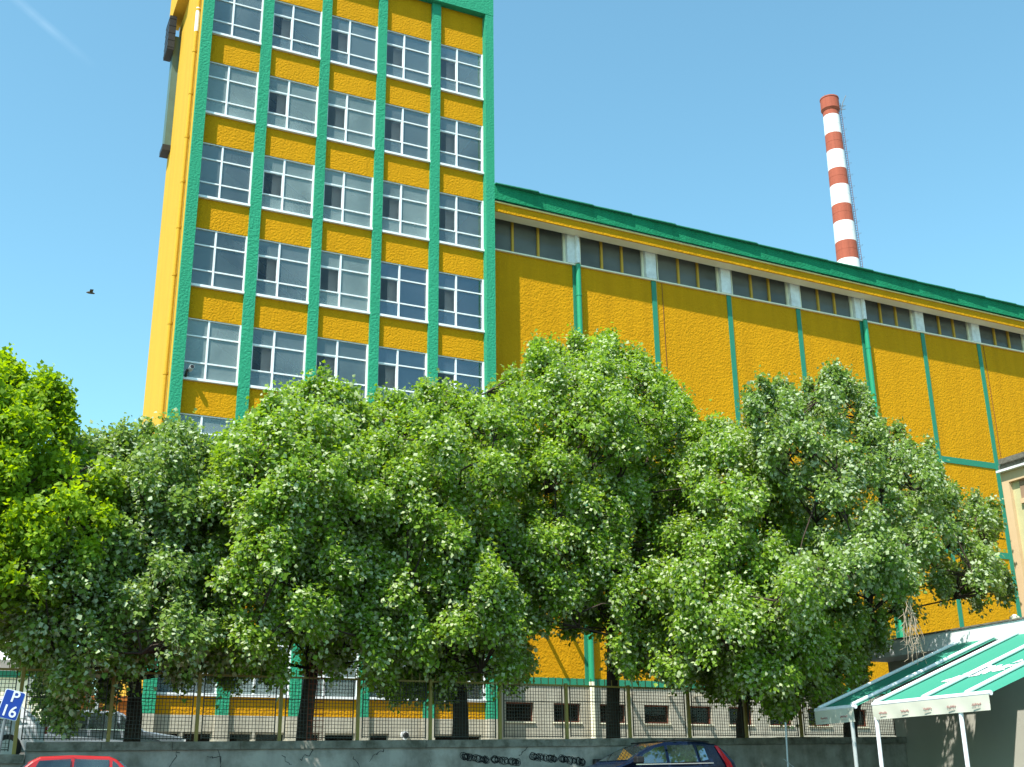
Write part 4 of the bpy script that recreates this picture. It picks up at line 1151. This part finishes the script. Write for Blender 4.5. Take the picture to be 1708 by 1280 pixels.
TREES = dict(
    A=[(120, 745), (150, 728), (178, 738), (205, 728), (228, 738), (248, 712), (290, 712), (318, 722), (345, 745), (352, 775), (372, 830), (385, 900), (370, 980), (385, 1060), (360, 1130), (290, 1150), (215, 1140), (170, 1190), (150, 1225), (80, 1215), (60, 1160), (20, 1120), (0, 1050), (-60, 1000), (-40, 900), (60, 830), (100, 790)],
    B=[(352, 750), (392, 728), (420, 700), (448, 668), (485, 655), (510, 640), (548, 642), (578, 655), (597, 672), (600, 700), (640, 740), (660, 850), (655, 960), (665, 1080), (640, 1150), (560, 1140), (500, 1120), (440, 1150), (380, 1150), (345, 1110), (330, 1000), (335, 880), (345, 800)],
    C=[(598, 695), (628, 672), (655, 668), (680, 674), (708, 645), (728, 655), (745, 652), (770, 672), (800, 665), (832, 660), (858, 625), (872, 650), (890, 720), (900, 850), (905, 960), (895, 1060), (880, 1110), (870, 1155), (800, 1145), (740, 1165), (690, 1175), (640, 1170), (610, 1120), (600, 980), (610, 850), (605, 760)],
    D=[(868, 660), (885, 600), (895, 578), (925, 578), (945, 600), (955, 565), (980, 580), (1000, 572), (1018, 560), (1040, 585), (1062, 592), (1078, 615), (1100, 630), (1128, 640), (1150, 680), (1165, 705), (1190, 760), (1200, 850), (1190, 980), (1180, 1100), (1150, 1130), (1060, 1130), (1010, 1120), (985, 1060), (930, 1070), (890, 1070), (880, 960), (875, 850), (880, 760)],
    E=[(1150, 725), (1185, 708), (1215, 715), (1245, 728), (1275, 760), (1305, 800), (1330, 870), (1370, 930), (1420, 1000), (1450, 1090), (1452, 1140), (1400, 1180), (1370, 1195), (1300, 1190), (1230, 1180), (1180, 1160), (1150, 1145), (1100, 1140), (1080, 1060), (1110, 960), (1140, 860)],
    F=[(1238, 700), (1240, 665), (1268, 645), (1295, 640), (1305, 655), (1345, 650), (1368, 632), (1385, 610), (1405, 625), (1432, 640), (1440, 675), (1430, 705), (1465, 708), (1500, 718), (1500, 750), (1522, 738), (1555, 752), (1568, 800), (1600, 828), (1640, 842), (1672, 862), (1668, 890), (1655, 905), (1672, 945), (1688, 985), (1690, 1012), (1650, 1010), (1600, 985), (1560, 1010), (1540, 1050), (1500, 1040), (1470, 1090), (1440, 1080), (1400, 1000), (1350, 900), (1300, 820), (1262, 770)],
    G=[(-120, 640), (-60, 590), (5, 600), (35, 628), (68, 640), (85, 632), (118, 665), (122, 705), (112, 735), (140, 760), (190, 790), (220, 830), (200, 880), (180, 920), (190, 960), (150, 985), (110, 1010), (60, 1050), (0, 1060), (-80, 1080), (-200, 1000), (-220, 800)],
)
tree('wide olive green lime tree at the left end of the row below the tower corner', 27.6, 220, TREES['A'], M['leaf_silver'], 400, 21, trunk_r=0.17, flip=0.24, cy=26.9)
tree('rounded bright green lime tree in front of the second tower window column', 27.3, 507, TREES['B'], M['leaf_lime'], 400, 22, trunk_r=0.18, cy=26.6)
tree('lime tree in front of the right half of the tower', 27.6, 767, TREES['C'], M['leaf_lime'], 400, 23, trunk_r=0.20, lean=-0.3, cy=27.0)
tree('tallest dense lime tree with a pointed crown right of the tower', 27.7, 1022, TREES['D'], M['leaf_lime'], 440, 24, trunk_r=0.19, fork=0.5, cy=27.0)
tree('drooping dark green lime tree above the blue car', 27.2, 1237, TREES['E'], M['leaf_lime'], 380, 25, trunk_r=0.16, droop=0.9, cy=25.3, extra=((17.6, 22.6, 4.5, .45), (17.8, 23.3, 4.7, .5), (17.2, 21.3, 5.7, .45)))
tree('open silvery lime tree with ragged top leaning over the awnings', 27.6, 1418, TREES['F'], M['leaf_silver'], 330, 26, trunk_r=0.20, flip=0.3, droop=0.85, cy=24.2, thick=3.0, rb=0.8, sparse=0.15,
     extra=((17.9, 21.35, 6.0, .55), (18.8, 21.2, 6.4, .55), (19.6, 21.4, 6.7, .6), (20.2, 21.4, 6.9, .45), (18.3, 22.2, 6.2, .5), (19.6, 22.4, 7.0, .6)))
tree('bright yellow green maple tree at the left edge in front of the limes', 25.6, 0, TREES['G'], M['leaf_maple'], 430, 27, trunk_r=0.2, group=None, name='maple_tree', zg=2.4, trunk_x=-1.6, maple=True, flip=0.08, droop=0.15, lsize=0.115, thick=1.6, rb=0.6, dens=0.8)

# bare dry twigs hanging from the right-hand lime
tw = MB(); rr_ = random.Random(5)
for i in range(16):
    p = aty(1512 + rr_.uniform(-6, 8), 1000 + rr_.uniform(0, 40), 21.0)
    dirx = rr_.uniform(-0.25, 0.45); pts = [p]
    for k in range(7):
        p = p + Vector((dirx * 0.12 + rr_.uniform(-.04, .04), rr_.uniform(-.04, .04), -0.13 + rr_.uniform(-.03, .03))); pts.append(p)
        if rr_.random() < 0.6:
            e = p + Vector((rr_.uniform(-.2, .2), rr_.uniform(-.1, .1), rr_.uniform(-.14, .02))); tw.tube([p, e], [0.006, 0.003], 4, caps=False)
    tw.tube(pts, [0.011] * 4 + [0.008, 0.007, 0.005, 0.004][:len(pts) - 4], 5, caps=False)
ft = bpy.data.objects.get('lime_tree.005')
build('dry_twigs', tw, M['twig'], ft)
